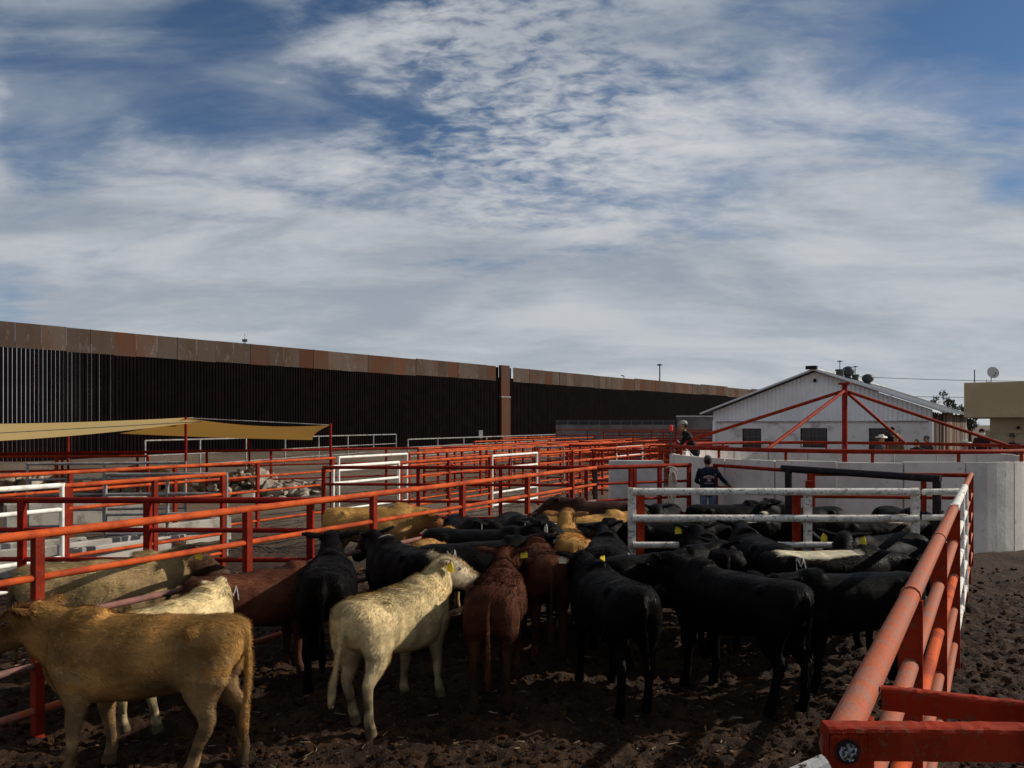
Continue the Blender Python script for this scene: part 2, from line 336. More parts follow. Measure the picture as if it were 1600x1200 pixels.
def build_ground():
    def axis(a, b, st, lo, hi, g):
        c = list(np.arange(a, b+st/2, st)); s = st; x = c[-1]
        while x < hi: s *= g; x += s; c.append(x)
        s = st; x = c[0]
        while x > lo: s *= g; x -= s; c.insert(0, x)
        return np.array(c)
    xs = axis(-5.5, 7.0, .036, -4500, 4500, 1.05); ys = axis(4.6, 10.5, .036, -60, 6000, 1.05)
    X, Y = np.meshgrid(xs, ys); Z = ground_z(X, Y)
    nx, ny = len(xs), len(ys)
    # hoof prints pressed into the trampled floor
    rs = np.random.RandomState(21)
    for _ in range(2600):
        px, py = -5.3+12*rs.rand(), 4.8+5.5*rs.rand(); r = .045+.03*rs.rand(); dp = .012+.026*rs.rand()
        i0, i1 = np.searchsorted(xs, (px-.16, px+.16)); j0, j1 = np.searchsorted(ys, (py-.16, py+.16))
        d = np.hypot(X[j0:j1, i0:i1]-px, (Y[j0:j1, i0:i1]-py)*.85)/r; Z[j0:j1, i0:i1] += dp*(-.8*np.exp(-d**4)+.22*np.exp(-((d-1.3)/.4)**2))
    V = np.stack([X, Y, Z], -1).reshape(-1, 3)
    idx = np.arange(nx*ny).reshape(ny, nx)
    Fq = np.stack([idx[:-1, :-1], idx[:-1, 1:], idx[1:, 1:], idx[1:, :-1]], -1).reshape(-1, 4)
    me = bpy.data.meshes.new('ground'); me.vertices.add(len(V)); me.vertices.foreach_set('co', V.astype(np.float32).ravel())
    me.loops.add(Fq.size); me.loops.foreach_set('vertex_index', Fq.ravel().astype(np.int32))
    me.polygons.add(len(Fq)); me.polygons.foreach_set('loop_start', np.arange(0, Fq.size, 4, dtype=np.int32)); me.polygons.foreach_set('loop_total', np.full(len(Fq), 4, np.int32))
    me.update(); me.polygons.foreach_set('use_smooth', np.ones(len(Fq), bool))
    # ground material: trampled manure in the pens, dry dirt beyond
    m = bpy.data.materials.new('ground'); m.use_nodes = True; nt = m.node_tree; N = nt.nodes; Lk = nt.links; b = N['Principled BSDF']
    b.inputs['Roughness'].default_value = .92; b.inputs['Specular IOR Level'].default_value = .2
    g = N.new('ShaderNodeNewGeometry').outputs['Position']
    def noise(s, d=5, r=.65):
        n = N.new('ShaderNodeTexNoise'); n.inputs['Scale'].default_value = s; n.inputs['Detail'].default_value = d; n.inputs['Roughness'].default_value = r; Lk.new(g, n.inputs['Vector']); return n.outputs[0]
    def mr(x, a, b_):
        n = N.new('ShaderNodeMapRange'); n.interpolation_type = 'SMOOTHSTEP'; n.inputs['From Min'].default_value = a; n.inputs['From Max'].default_value = b_; Lk.new(x, n.inputs['Value']); return n.outputs[0]
    def mix(f, a, c):
        n = N.new('ShaderNodeMix'); n.data_type = 'RGBA'; Lk.new(f, n.inputs[0])
        for i, q in ((6, a), (7, c)):
            if isinstance(q, tuple): n.inputs[i].default_value = q+(1,)
            else: Lk.new(q, n.inputs[i])
        return n.outputs[2]
    mud = mix(mr(noise(2.2), .4, .62), (0.015, 0.0064, 0.0023), (0.042, 0.0195, 0.0076))
    mud = mix(mr(noise(18, 5), .55, .72), mud, (0.100, 0.052, 0.024))  # paler flecks paint sunlit crumbs into the mud colour
    mud = mix(mr(noise(45, 3), .70, .75), mud, (0.14, 0.10, 0.065))
    dirt = mix(mr(noise(.25), .4, .62), (0.090, 0.063, 0.043), (0.135, 0.100, 0.070))
    dirt = mix(mr(noise(3.0), .52, .68), dirt, (0.09, 0.065, 0.046))
    sp = N.new('ShaderNodeSeparateXYZ'); Lk.new(g, sp.inputs[0])
    ad = N.new('ShaderNodeMath'); ad.operation = 'MULTIPLY_ADD'; Lk.new(noise(.3, 4), ad.inputs[0]); ad.inputs[1].default_value = 8; Lk.new(sp.outputs[1], ad.inputs[2])
    col = mix(mr(ad.outputs[0], 17, 28), mud, dirt)
    Lk.new(col, b.inputs['Base Color'])
    bp = N.new('ShaderNodeBump'); bp.inputs['Strength'].default_value = 1.0; bp.inputs['Distance'].default_value = .06; Lk.new(noise(9, 6, .75), bp.inputs['Height']); Lk.new(bp.outputs[0], b.inputs['Normal'])
    me.materials.append(m); MATS['ground'] = m
    o = bpy.data.objects.new('ground', me); C.objects.link(o); tag(o, kind='structure', label='dark trampled manure and dry dirt under the pens')
build_ground()

ICO_V = []
def ico():
    t = (1+5**.5)/2
    V = [(-1, t, 0), (1, t, 0), (-1, -t, 0), (1, -t, 0), (0, -1, t), (0, 1, t), (0, -1, -t), (0, 1, -t), (t, 0, -1), (t, 0, 1), (-t, 0, -1), (-t, 0, 1)]
    F = [(0, 11, 5), (0, 5, 1), (0, 1, 7), (0, 7, 10), (0, 10, 11), (1, 5, 9), (5, 11, 4), (11, 10, 2), (10, 7, 6), (7, 1, 8), (3, 9, 4), (3, 4, 2), (3, 2, 6), (3, 6, 8), (3, 8, 9), (4, 9, 5), (2, 4, 11), (6, 2, 10), (8, 6, 7), (9, 8, 1)]
    return np.array(V)/np.linalg.norm(V[0]), np.array(F)
IV, IF = ico()
def lumps(name, P, S, m, flat=.6, jitter=.35, seed=3, smooth=True):
    rs = np.random.RandomState(seed); n = len(P)
    V = IV[None]*(1+jitter*(rs.rand(n, 12, 1)-.5)*2)
    sc = np.stack([S*(.7+.6*rs.rand(n)), S*(.7+.6*rs.rand(n)), S*flat*(.6+.7*rs.rand(n))], -1)
    V = V*sc[:, None]
    a = rs.rand(n)*6.28; c, s = np.cos(a), np.sin(a)
    X = V[..., 0]*c[:, None]-V[..., 1]*s[:, None]; Y = V[..., 0]*s[:, None]+V[..., 1]*c[:, None]
    V = np.stack([X, Y, V[..., 2]], -1)+P[:, None]
    F = (IF[None]+12*np.arange(n)[:, None, None]).reshape(-1, 3)
    return obj(name, mesh(name, V.reshape(-1, 3).tolist(), F.tolist(), smooth), m)
def clods():
    rs = np.random.RandomState(5); n = 15000
    y = 5.2+10*rs.rand(n)**1.7; x = (-.66+1.5*rs.rand(n))*y
    P = np.stack([x, y, ground_z(x, y)+.004], -1)
    o = lumps('mud_clods', P, .007+.030*rs.rand(n)**2.4, 'soil', .75, .5, 3, False)
    tag(o, 'crumbled clods of dark manure strewn over the pen floor', 'soil', kind='stuff')
clods()

def litter():
    rs = np.random.RandomState(8); n = 1500; y = 5.0+16*rs.rand(n)**1.3; x = (-.64+1.4*rs.rand(n))*y; P = np.stack([x, y, ground_z(x, y)+.012], -1)
    V = []; F = []
    for i in range(n):
        a = rs.rand()*6.28; L = .012+.05*rs.rand()**2; w = .003+.006*rs.rand(); t = .6*(rs.rand()-.5); d = np.array([math.cos(a), math.sin(a), t])*L; e = np.array([-math.sin(a), math.cos(a), 0])*w; u = np.array([0, 0, w])
        k = len(V); V += [P[i]-d-e, P[i]-d+e, P[i]-d+u, P[i]+d-e, P[i]+d+e, P[i]+d+u]; F += [(k, k+1, k+4, k+3), (k+1, k+2, k+5, k+4), (k+2, k, k+3, k+5), (k, k+2, k+1), (k+3, k+4, k+5)]
    tag(obj('straw_litter', mesh('straw_litter', V, F), 'straw'), 'bits of pale straw and grit on the trampled ground', 'straw', kind='stuff')
mat('straw', (0.20, 0.145, 0.085), .9, (0.08, 0.05, 0.03), 12, .42, .58)
litter()

# ------------------------------------------------------------------ steel border wall
def border_wall():
    def P(Y): return Vector((-31.2+.78*(Y-48.8), Y, 0))
    u = Vector((.78, 1, 0)).normalized(); rz = math.atan2(u.y, u.x); n = Vector((u.y, -u.x, 0))
    base = P(43.5); root = tag(empty('border_wall', base, rz), 'tall dark steel bollard wall with rusty plate along its top', 'wall')
    L = (P(185)-base).length; s_pil = (P(87.6)-base).length
    top = 9.1
    # bollards: square tubes, 15 cm on a 25 cm pitch, open gaps between them
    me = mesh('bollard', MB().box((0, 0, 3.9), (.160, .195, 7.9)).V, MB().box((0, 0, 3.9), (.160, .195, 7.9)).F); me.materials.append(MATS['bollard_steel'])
    rest = MB(); k = 0; s = 0.0
    while s < L:
        if abs(s-s_pil) > .88:
            if k < 300:
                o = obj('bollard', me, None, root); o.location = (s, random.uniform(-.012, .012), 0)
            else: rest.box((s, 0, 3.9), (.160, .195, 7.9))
            k += 1
        s += .25
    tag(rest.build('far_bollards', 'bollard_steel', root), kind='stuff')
    # plates
    s = -.1; i = 0; step = 0.0
    while s < L:
        w = 1.52 if i % 5 else 1.5
        if i % 7 == 0: step = random.uniform(-.10, .10)
        if abs(s+w/2-s_pil) > 1.5:
            h = 1.58+random.uniform(-.02, .02)
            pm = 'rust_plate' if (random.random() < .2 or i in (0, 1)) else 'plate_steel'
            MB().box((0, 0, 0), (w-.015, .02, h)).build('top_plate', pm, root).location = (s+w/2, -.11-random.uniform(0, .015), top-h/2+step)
            if i % 4 == 0: MB().box((0, 0, 0), (.04, .05, h+.05)).build('seam_strip', 'plate_steel', root).location = (s-.01, -.13, top-h/2+step)
        s += w; i += 1
    # wide closed pillar; added dark filler strips stand in for the shaded gaps beside it
    for k in (-1, 1): MB().box((0, 0, 0), (.75, .12, 9.0)).build('dark_gap_filler', 'bollard_steel', root).location = (s_pil+k*1.12, .17, 4.5)
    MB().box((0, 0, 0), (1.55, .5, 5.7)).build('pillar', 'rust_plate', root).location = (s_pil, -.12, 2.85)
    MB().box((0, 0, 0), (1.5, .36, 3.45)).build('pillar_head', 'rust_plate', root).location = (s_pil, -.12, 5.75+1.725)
    MB().box((0, 0, 0), (1.6, .56, .12)).build('pillar_band', 'grey_and_shaded_pipe', root).location = (s_pil, -.12, 5.76)
border_wall()

# ------------------------------------------------------------------ corrugated shed
def shed():
    ux, uy = .545, .838
    g = Vector((uy, -ux, 0)); a = Vector((ux, uy, 0)); w = 10.1; L = 22.0; ez = 3.42; rz_ = 5.3; wz = 2.92
    left = Vector((.5256*36, 36, 0))-g*w
    root = tag(empty('shed', left, math.atan2(g.y, g.x)), 'white gabled shed with corrugated gable and stained block walls', 'building')
    # local frame: x along the gable, y into depth
    def roofz(x): return ez+(rz_-ez)*(1-abs(x-w/2)/(w/2))
    # lower block wall with window openings
    holes = [(1.50, 2.45, 1.5, 2.52), (4.35, 5.60, 1.6, 2.55), (7.45, 8.55, 1.5, 2.55)]
    mb = MB(); cuts = [0.0]
    for (x0, x1, z0, z1) in holes:
        mb.box(((cuts[-1]+x0)/2, .1, wz/2), (x0-cuts[-1], .2, wz)); mb.box(((x0+x1)/2, .1, z0/2), (x1-x0, .2, z0)); mb.box(((x0+x1)/2, .1, (z1+wz)/2), (x1-x0, .2, wz-z1)); cuts.append(x1)
    mb.box(((cuts[-1]+w)/2, .1, wz/2), (w-cuts[-1], .2, wz))
    mb.build('block_wall', 'block_wall', root)
    # corrugated upper gable
    V = []; F = []; n = 202
    for i in range(n+1):
        x = w*i/n; ph = (i % 4); y = -.02-(.035 if ph in (0, 1) else 0.0)
        V += [(x, y, wz-.03), (x, y, roofz(x)-.03)]
        if i: F.append((2*i-2, 2*i, 2*i+1, 2*i-1))
    obj('corrugated_gable', mesh('corrugated_gable', V, F), 'white_wall', root)
    MB().box((w/2, -.03, wz-.05), (w, .09, .05)).build('ledge', 'concrete_dark', root)
    MB().box((w-.06, -.04, wz/2), (.16, .12, wz)).build('corner_post', 'white_wall', root)
    MB().box((.06, -.04, wz/2), (.16, .12, wz)).build('corner_post', 'white_wall', root)
    for (x0, x1, z0, z1) in holes:
        wn = MB(); c = ((x0+x1)/2, .02, (z0+z1)/2); W, H = x1-x0, z1-z0; t = .05
        wn.box((x0+t/2, .06, c[2]), (t, .08, H)); wn.box((x1-t/2, .06, c[2]), (t, .08, H)); wn.box((c[0], .06, z0+t/2), (W-2*t, .08, t)); wn.box((c[0], .06, z1-t/2), (W-2*t, .08, t))
        wo = wn.build('window', 'dark_wood', root)
        for j in range(3):
            xa = x0+t+(W-2*t)*j/3; xb = xa+(W-2*t)/3
            MB().box(((xa+xb)/2, .09, c[2]), (xb-xa-.04, .015, H-2*t)).build('pane', 'glass_dark', wo)
            if j: MB().box((xa, .06, c[2]), (.035, .06, H-2*t)).build('mullion', 'far_steel', wo)
        MB().box((c[0], .058, c[2]+.1), (W-2*t, .05, .035)).build('crossbar', 'far_steel', wo)
    # far walls
    MB().box((.1, L/2, ez/2), (.2, L-.4, ez-.05)).build('side_wall', 'block_wall', root)
    MB().box((w/2, L-.1, ez/2), (w, .2, ez-.05)).build('back_wall', 'block_wall', root)
    # boarded right side
    y = .22; k = 0
    while y < L-.3:
        bw = random.uniform(.25, .38)
        if random.random() > .06:
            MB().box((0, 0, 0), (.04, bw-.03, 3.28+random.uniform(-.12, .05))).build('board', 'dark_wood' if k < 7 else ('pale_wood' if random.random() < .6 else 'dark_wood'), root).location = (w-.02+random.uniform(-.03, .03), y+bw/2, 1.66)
        y += bw; k += 1
    # roof: separate sheets on both slopes
    ov = .55
    for side in (0, 1):
        k = 0; y = -.45
        sl = math.atan2(rz_-ez, w/2); slope_len = (w/2+ov)/math.cos(sl)
        while y < L+.4:
            V = []; F = []; nn = 12; wd = 1.1
            for i in range(nn+1):
                yy = wd*i/nn; dz = .03 if (i % 3) == 0 else 0
                V += [(0, yy, dz), (slope_len, yy, dz)]
                if i: F.append((2*i-2, 2*i-1, 2*i+1, 2*i) if True else ())
            o = obj('roof_sheet', mesh('roof_sheet', V, F), 'roof_metal', root)
            if side == 0: o.location = (w/2, y, rz_+.05+random.uniform(0, .015)); o.rotation_euler = (0, sl, 0)
            else: o.location = (w/2, y+wd, rz_+.05+random.uniform(0, .015)); o.rotation_euler = (0, sl, math.pi)
            y += 1.08; k += 1
    for s_ in (-1, 1):
        mb = MB(); dx = w/2+ov; dz = (rz_-ez)/(w/2)*dx
        mb.tube([(w/2, -.48, rz_+.06), (w/2+s_*dx, -.48, rz_+.06-dz)], .055, 6); mb.build('roof_trim', 'roof_trim', root)
    for y in (2.4, 4.9, 8.0):
        mb = MB(); dx = w/2+ov; dz = (rz_-ez)/(w/2)*dx
        mb.tube([(w/2, y, rz_+.10), (w/2+dx, y, rz_+.10-dz)], .035, 6); mb.build('roof_strip', 'roof_trim', root)
    MB().tube([(w/2, -.5, rz_+.10), (w/2, L+.5, rz_+.10)], .09, 8).build('ridge_cap', 'roof_metal', root)
    MB().box((w/2-.05, -.55, rz_+.15), (.5, .3, .16)).build('ridge_lamp', 'black_steel', root)
    MB().box((w/2, -.1, rz_-.45), (.12, .12, .16)).build('wall_lamp', 'black_steel', root)
    # ventilators standing on the right slope
    for (x, y, r, h, kind) in ((5.6, 3.0, .21, .45, 0), (5.75, 4.4, .27, .75, 1), (5.95, 5.2, .19, .42, 0), (6.35, 6.6, .27, .66, 1)):
        zb = roofz(x); mb = MB()
        if kind == 0: mb.tube([(x, y, zb-.1), (x, y, zb+h*.8), (x, y, zb+h*.85), (x, y, zb+h)], [r*.9, r*.9, r*1.1, r*1.1], 14)
        else:
            mb.tube([(x, y, zb-.1), (x, y, zb+h*.35)], r*.7, 14)
            pts = [(x, y, zb+h*(.35+.65*q)) for q in (0, .1, .3, .55, .8, .95, 1)]; mb.tube(pts, [r*.75, r*.95, r*1.12, r*1.15, r*.95, r*.5, r*.1], 16)
        vo = mb.build('roof_vent', 'vent_metal', root, smooth=kind == 1)
        if kind == 0:
            q = MB(); q.tube([(x, y, zb+h), (x, y, zb+h+.40)], .02, 6); q.tube([(x, y, zb+h+.40), (x, y, zb+h+.46)], [.17, .03], 10); q.build('rain_cap', 'vent_metal', vo)
shed()

# ------------------------------------------------------------------ tan flat-roofed building
def tan_building():
    root = tag(empty('flat_building', (16.97, 30, 0), math.atan2(-.545, .838)), 'tan stucco building with overhanging flat roof band at the right edge', 'building')
    MB().box((6.0, 3.0, 3.62), (12.0, 6.6, 1.30)).build('roof_band', 'tan_stucco', root, bevel=.02)
    MB().box((6.6, 3.2, 1.48), (11.6, 5.6, 2.97)).build('wall', 'tan_stucco', root)
    MB().box((6.55, .375, 2.45), (11.8, .06, .09)).build('wall_band', 'tan_stucco', root)
    MB().box((.75, .37, 1.2), (.18, .10, 2.4)).build('corner_post', 'tan_stucco', root)
    MB().tube([(1.7, .30, 2.60), (1.7, .36, 2.60)], .06, 10).build('wall_lamp', 'black_steel', root)
    d = tag(empty('satellite_dish', (18.75, 31.3, 4.27)), 'grey satellite dish on a short mast on the tan roof', 'satellite dish')
    d.scale = (.44,)*3; MB().tube([(0, 0, 0), (0, 0, .72)], .05, 8).build('mast', 'dish_grey', d); MB().tube([(-.42, 0, 0), (-.42, 0, .5)], .03, 6).build('mast', 'dish_grey', d); MB().tube([(-.42, 0, .25), (0, 0, .25)], .025, 6).build('brace', 'dish_grey', d)
    V = [(0, 0, 0)]; F = []; nr, na = 5, 24
    for i in range(1, nr+1):
        for k in range(na):
            r = .50*i/nr; t = 6.2832*k/na; V.append((r*math.cos(t), -.55*r*r, r*math.sin(t)*1.05))
    for k in range(na): F.append((0, 1+(k+1) % na, 1+k))
    for i in range(nr-1):
        for k in range(na): F.append((1+i*na+k, 1+i*na+(k+1) % na, 1+(i+1)*na+(k+1) % na, 1+(i+1)*na+k))
    o = obj('reflector', mesh('reflector', V, F, True), 'dish_grey', d); o.location = (.05, -.1, 1.05); o.rotation_euler = (R(-14), 0, R(-8))
    sm = o.modifiers.new('thick', 'SOLIDIFY'); sm.thickness = .02
    q = MB(); q.tube([(0, -.1, .62), (.05, -.62, 1.0)], .025, 6); q.tube([(.05, -.62, 1.0), (.05, -.55, 1.04)], .06, 8); q.build('feed_arm', 'far_steel', d)
    an = MB(); an.tube([(0, 0, 0), (0, 0, .55)], .022, 6); o = an.build('antenna', 'far_steel'); o.location = (17.75, 30.7, 4.27); tag(o, 'thin upright antenna rod left of the satellite dish', 'antenna')
tan_building()

# ------------------------------------------------------------------ round concrete pen with red rail and pole
RC = Vector((8.9, 21.4, 0)); RR = 4.6
def round_pen():
    root = tag(empty('round_pen', RC), 'round pen of pale concrete panels with red rail and braced red pole', 'pen')
    n = 22; h = 1.9; th = .16
    for i in range(n):
        a0 = 2*math.pi*i/n+.004; a1 = 2*math.pi*(i+1)/n-.004
        if 2.60 < (a0+a1)/2 < 2.75: continue
        V = []; F = []; q = 5; hh = h+random.uniform(-.012, .018)
        for j in range(q+1):
            a = a0+(a1-a0)*j/q
            for r in (RR, RR-th):
                V += [(r*math.cos(a), r*math.sin(a), -.3), (r*math.cos(a), r*math.sin(a), hh)]
        for j in range(q):
            b = 4*j; F += [(b, b+4, b+5, b+1), (b+6, b+2, b+3, b+7), (b+1, b+5, b+7, b+3)]
        F += [(1, 3, 2, 0), (4*q, 4*q+2, 4*q+3, 4*q+1)]
        obj('concrete_panel', mesh('concrete_panel', V, F), 'concrete', root)
    zr = 2.13
    for k in range(16):
        a = 2*math.pi*k/16+.12; c = Vector((math.cos(a), math.sin(a), 0))*(RR-.08)
        pipe('post', RC+c+Vector((0, 0, h-.05)), RC+c+Vector((0, 0, zr)), .035, 'red_paint', root, RC)
    pts = [((RR-.08)*math.cos(2*math.pi*k/48), (RR-.08)*math.sin(2*math.pi*k/48), zr) for k in range(49)]
    MB().tube(pts, .05, 10, False).build('ring_rail', 'red_paint', root, smooth=True)
    pipe('centre_pole', RC+Vector((0, 0, -.2)), RC+Vector((0, 0, 3.80)), .07, 'dark_shaded_red', root, RC)
    MB().tube([(0, 0, 3.78), (0, 0, 3.83)], .16, 12).build('pole_cap', 'dark_shaded_red', root)
    for a in (2, 45, 172, 226):
        c = Vector((math.cos(R(a)), math.sin(R(a)), 0))*(RR-.08); pipe('brace', RC+c+Vector((0, 0, zr)), RC+Vector((0, 0, 3.62)), .044, 'red_paint', root, RC)
    # catwalk inside the ring on the left, and outside behind
    ct = MB()
    for k in range(6):
        a = R(150+k*9); ct.box(((RR-.55)*math.cos(a), (RR-.55)*math.sin(a), .48), (.8, .75, .94), a)
    ct.build('catwalk', 'concrete_dark', root)
    w = tag(empty('walkway', (14.5, 27.4, 0)), 'raised concrete walkway behind the round pen', 'walkway')
    MB().box((0, 0, .25), (9.5, 2.4, .6)).build('slab', 'concrete_dark', w)
round_pen()
w_ = tag(MB().box((0, 0, .9), (1.38, .16, 1.8)).build('concrete_slab', 'concrete', bevel=.015), 'upright pale concrete slab behind the back rail of the pen', 'wall'); w_.location = (3.15, 20.3, 0)

# ------------------------------------------------------------------ pipe fences
U = Vector((.544, 1, 0))
def F1(t): return Vector((-4.27, 6.67, 0))+U*t
def F5(t): return Vector((-7.53, 11.76, 0))+U*t
def F4(t): return Vector((-9.6, 15.0, 0))+U*t
k1 = U.length
def run(label, f, t0, t1, tp=None, **kw):
    return fence(label, f(t0), f(t1), None if tp is None else [(t-t0)*k1 for t in tp], **kw)
run('long orange pipe fence along the left side of the cattle pen', F1, -3.4, 11.3, (-3.3, -1.75, .277, 2.36, 4.34, 6.36, 8.38, 10.18), rm=('orange_paint', 'orange_paint', 'worn_pipe', 'worn_pipe', 'worn_red_paint'), pm='post_shade_red')
pb = fence('black end post with red rails closing the back of the cattle pen', (1.87, 17.98), (4.25, 19.1), posts=[0, .95, 1.05, 1.75, 2.6], rm='red_paint', pm='dark_shaded_red', tr=.05)
_p = [c for c in pb.children if c.name.startswith('post')][0]; _p.material_slots[0].link = 'OBJECT'; _p.material_slots[0].material = MATS['black_steel']
fence('shaded maroon cross fence behind the left fence, beside the grey-tan steer', (-8.3, 10.25), (-2.42, 10.12), [0, 2.05, 3.67, 5.75], rm='dark_shaded_red')
fence('shaded maroon cross fence with heavy corner post beyond the golden cow', (-4.25, 18.05), (1.7, 17.75), [0, 2.15, 4.0, 5.9], rm='dark_shaded_red')
# second line with white gates
gate('white pipe gate at the left edge behind the nearest fences', F5(-3.2), F5(.83), pr=.036, mids=(2.2,))
run('orange fence panel right of the white gate at the left edge', F5, .88, 3.65, (.88, 2.3, 3.62), rm='orange_paint', pm='post_shade_red')
gate('white gate painted shade-grey, swung open behind the orange panel at left', F5(3.68)+Vector((0, .05, 0)), (-7.75, 15.25), 'grey_and_shaded_pipe', mids=(1.1,))  # a white gate; its shade is put into the grey colour
gate('white gate hinged on the heavy maroon corner post', F5(6.38), F5(8.55), pr=.034)
run('orange fence panel between the two mid-distance white gates', F5, 8.62, 12.65, (8.62, 10.6, 12.6), rm='orange_paint', pm='post_shade_red')
gate('small white gate above the backs of the black cattle heads', F5(12.72), F5(15.4), pr=.034)
run('orange fence run between the small white gates left of the concrete slab', F5, 15.5, 21.8, None, rm='orange_paint', pm='post_shade_red')
gate('far small white gate just left of the concrete slab', F5(21.9), F5(24.8), pr=.034)
run('far orange fence running on behind the man in the dark jacket', F5, 24.9, 36, None, rm='orange_paint', pm='post_shade_red')
# third line
run('orange fence running across the left half behind the shade-grey gates', F4, -4, 8.2, (-3.6, -1.2, 1.2, 3.4, 5.6, 8.1), rm='orange_paint', pm='post_shade_red')
gate('white gate in the third fence line, left of the heavy corner post', F4(8.35), F4(11.3), pr=.034)
run('orange fence of the third line right of its white gate', F4, 11.4, 19.5, None, rm='orange_paint', pm='post_shade_red')
run('far orange fence at the end of the third line', F4, 19.7, 34, None, rm='orange_paint', pm='post_shade_red')
gate('white gate painted shade-grey, facing the camera at far left beyond the third fence', (-11.75, 19.4), (-8.25, 20.2), 'grey_and_shaded_pipe', mids=(1.7,))
# far pens
def F8(t): return Vector((1.7, 42, 0))+U*t
def F9(t): return Vector((2.2, 54, 0))+U*t
G_ = 'far pen fences below the steel wall'
lab = 'far orange pen fence among the rows between the wall and the shed'
for f, a, b in ((F8, -10, 16), (F9, -8, 14), (lambda t: Vector((2.6, 64, 0))+U*t, -6, 14), (lambda t: Vector((-1.0, 33, 0))+U*t, -4, 14), (lambda t: Vector((2.2, 29, 0))+U*t, 0, 10)):
    run(lab, f, a, b, None, rm='orange_paint', pm='post_shade_red', step=2.6, group=G_)
for (a, b) in (((2.6, 30.5), (8.5, 28.5)), ((1.0, 38), (9.6, 35.5)), ((3.2, 46), (14, 43)), ((6.6, 50.5), (15, 48)), ((8, 57), (17, 55))):
    fence(lab, a, b, rm='red_paint', step=2.6, group=G_)
for i, (a, b, t) in enumerate((((3.2, 58), (14.5, 57), 2.35), ((6.0, 52.5), (13.5, 50.5), 2.25), ((9.5, 46.5), (12.6, 45.5), 2.2))):
    fence(('high red loading pen rail in front of the grey concrete wall', 'second high red loading pen rail nearer than the concrete wall', 'short high red pen rail just left of the shed')[i], a, b, rm='red_paint', step=2.2, heights=(t, t-.4, t-.8, t-1.2, t-1.6))
fence('dark red fence far at left in front of the rubble heap', (-19, 24.5), (-1.1, 34.5), rm='dark_shaded_red', tr=.05, heights=(1.75, 1.2, .65))
fence('reddish fence corner far at left under the shade cloth', (-19, 23.5), (-11.2, 24.6), rm='red_paint', heights=(1.75, 1.3, .85))
fence('thin grey fence left of the pillar along the foot of the wall', (-18.8, 41), (-10.0, 69), rm='grey_and_shaded_pipe', heights=(1.9, 1.1, .5), pw=.07, step=4.4, rr=.03, tr=.04)
fence('thin grey fence right below the white sign and pillar', (-6.9, 53), (4.4, 80), rm='grey_and_shaded_pipe', heights=(1.75, 1.2, .6), pw=.07, step=4.2, rr=.03, tr=.04)
gw = gate('white pipe gate standing in the far alley right of centre', (0.0, 34.6), (2.2, 34.0), 'grey_and_shaded_pipe', heights=(1.75, 1.3, .9, .5))

# right-hand fence
def FR(Y): return Vector((1.0+.605*(Y-2.44), Y, 0))
kr = math.hypot(.605, 1)
rf = fence('worn red pipe fence running away along the right of the cattle', FR(2.40), FR(9.0), [(y-2.40)*kr for y in (4.45, 6.65)], rm=('worn_red_paint', 'worn_red_paint', 'orange_paint', 'worn_red_paint', 'worn_red_paint'), pm='red_paint', tr=.05, rr=.045, pw=.0)
for c in [c for c in rf.children if c.name.startswith('post')]: c.scale = (.035, .125, c.scale[2])
bar('post', FR(9.0)+Vector((0, 0, -.3)), FR(9.0)+Vector((0, 0, 1.74)), .06, .13, 'red_paint', rf, FR(2.40), math.atan2(1, .605))
bar('post', FR(2.75)+Vector((0, 0, -.3)), FR(2.75)+Vector((0, 0, 1.70)), .05, .1, 'red_paint', rf, FR(2.40), math.atan2(1, .605))
for y in (4.45, 6.65, 8.93):
    for h in HT[:3]:
        q = FR(y)+Vector((0, 0, h)); d = (FR(9)-FR(8)).normalized()*.016; pipe('weld_collar', q-d, q+d, .056 if h > 1.5 else .050, 'worn_red_paint', rf, FR(2.40))
gate('white pipe gate beyond the worn red fence at right', FR(9.15), FR(12.2), 'chipped_white', pr=.042, mids=(2.0,))
fence('red end panel of the right fence beside the concrete ring', FR(12.3), FR(15.4), [0, 1.8, 3.6], rm='worn_red_paint', pm='red_paint')
fence('dark maroon rail in front of the round concrete pen', (5.85, 15.6), (8.7, 15.2), [0, 2.05], rm='red_paint', heights=(1.75, 1.30, .9), pm='red_paint')
fence('red rail at the left of the round pen behind the man', (4.75, 18.75), (6.0, 16.0), [0, 3.0], rm='dark_shaded_red', heights=(1.75, 1.25, .8), pm='red_paint', pw=.11)
blk = tag(empty('black_pipe_frame', (4.95, 13.3, 0)), 'thick black pipe frame in front of the round pen', 'frame')
pipe('top_bar', (4.62, 13.7, 1.96), (6.35, 11.85, 1.90), .057, 'black_steel', blk, (4.95, 13.3, 0)); pipe('post', (4.70, 13.6, -.2), (4.70, 13.6, 1.95), .06, 'black_steel', blk, (4.95, 13.3, 0)); pipe('post', (6.32, 11.9, -.2), (6.32, 11.9, 1.90), .06, 'black_steel', blk, (4.95, 13.3, 0))
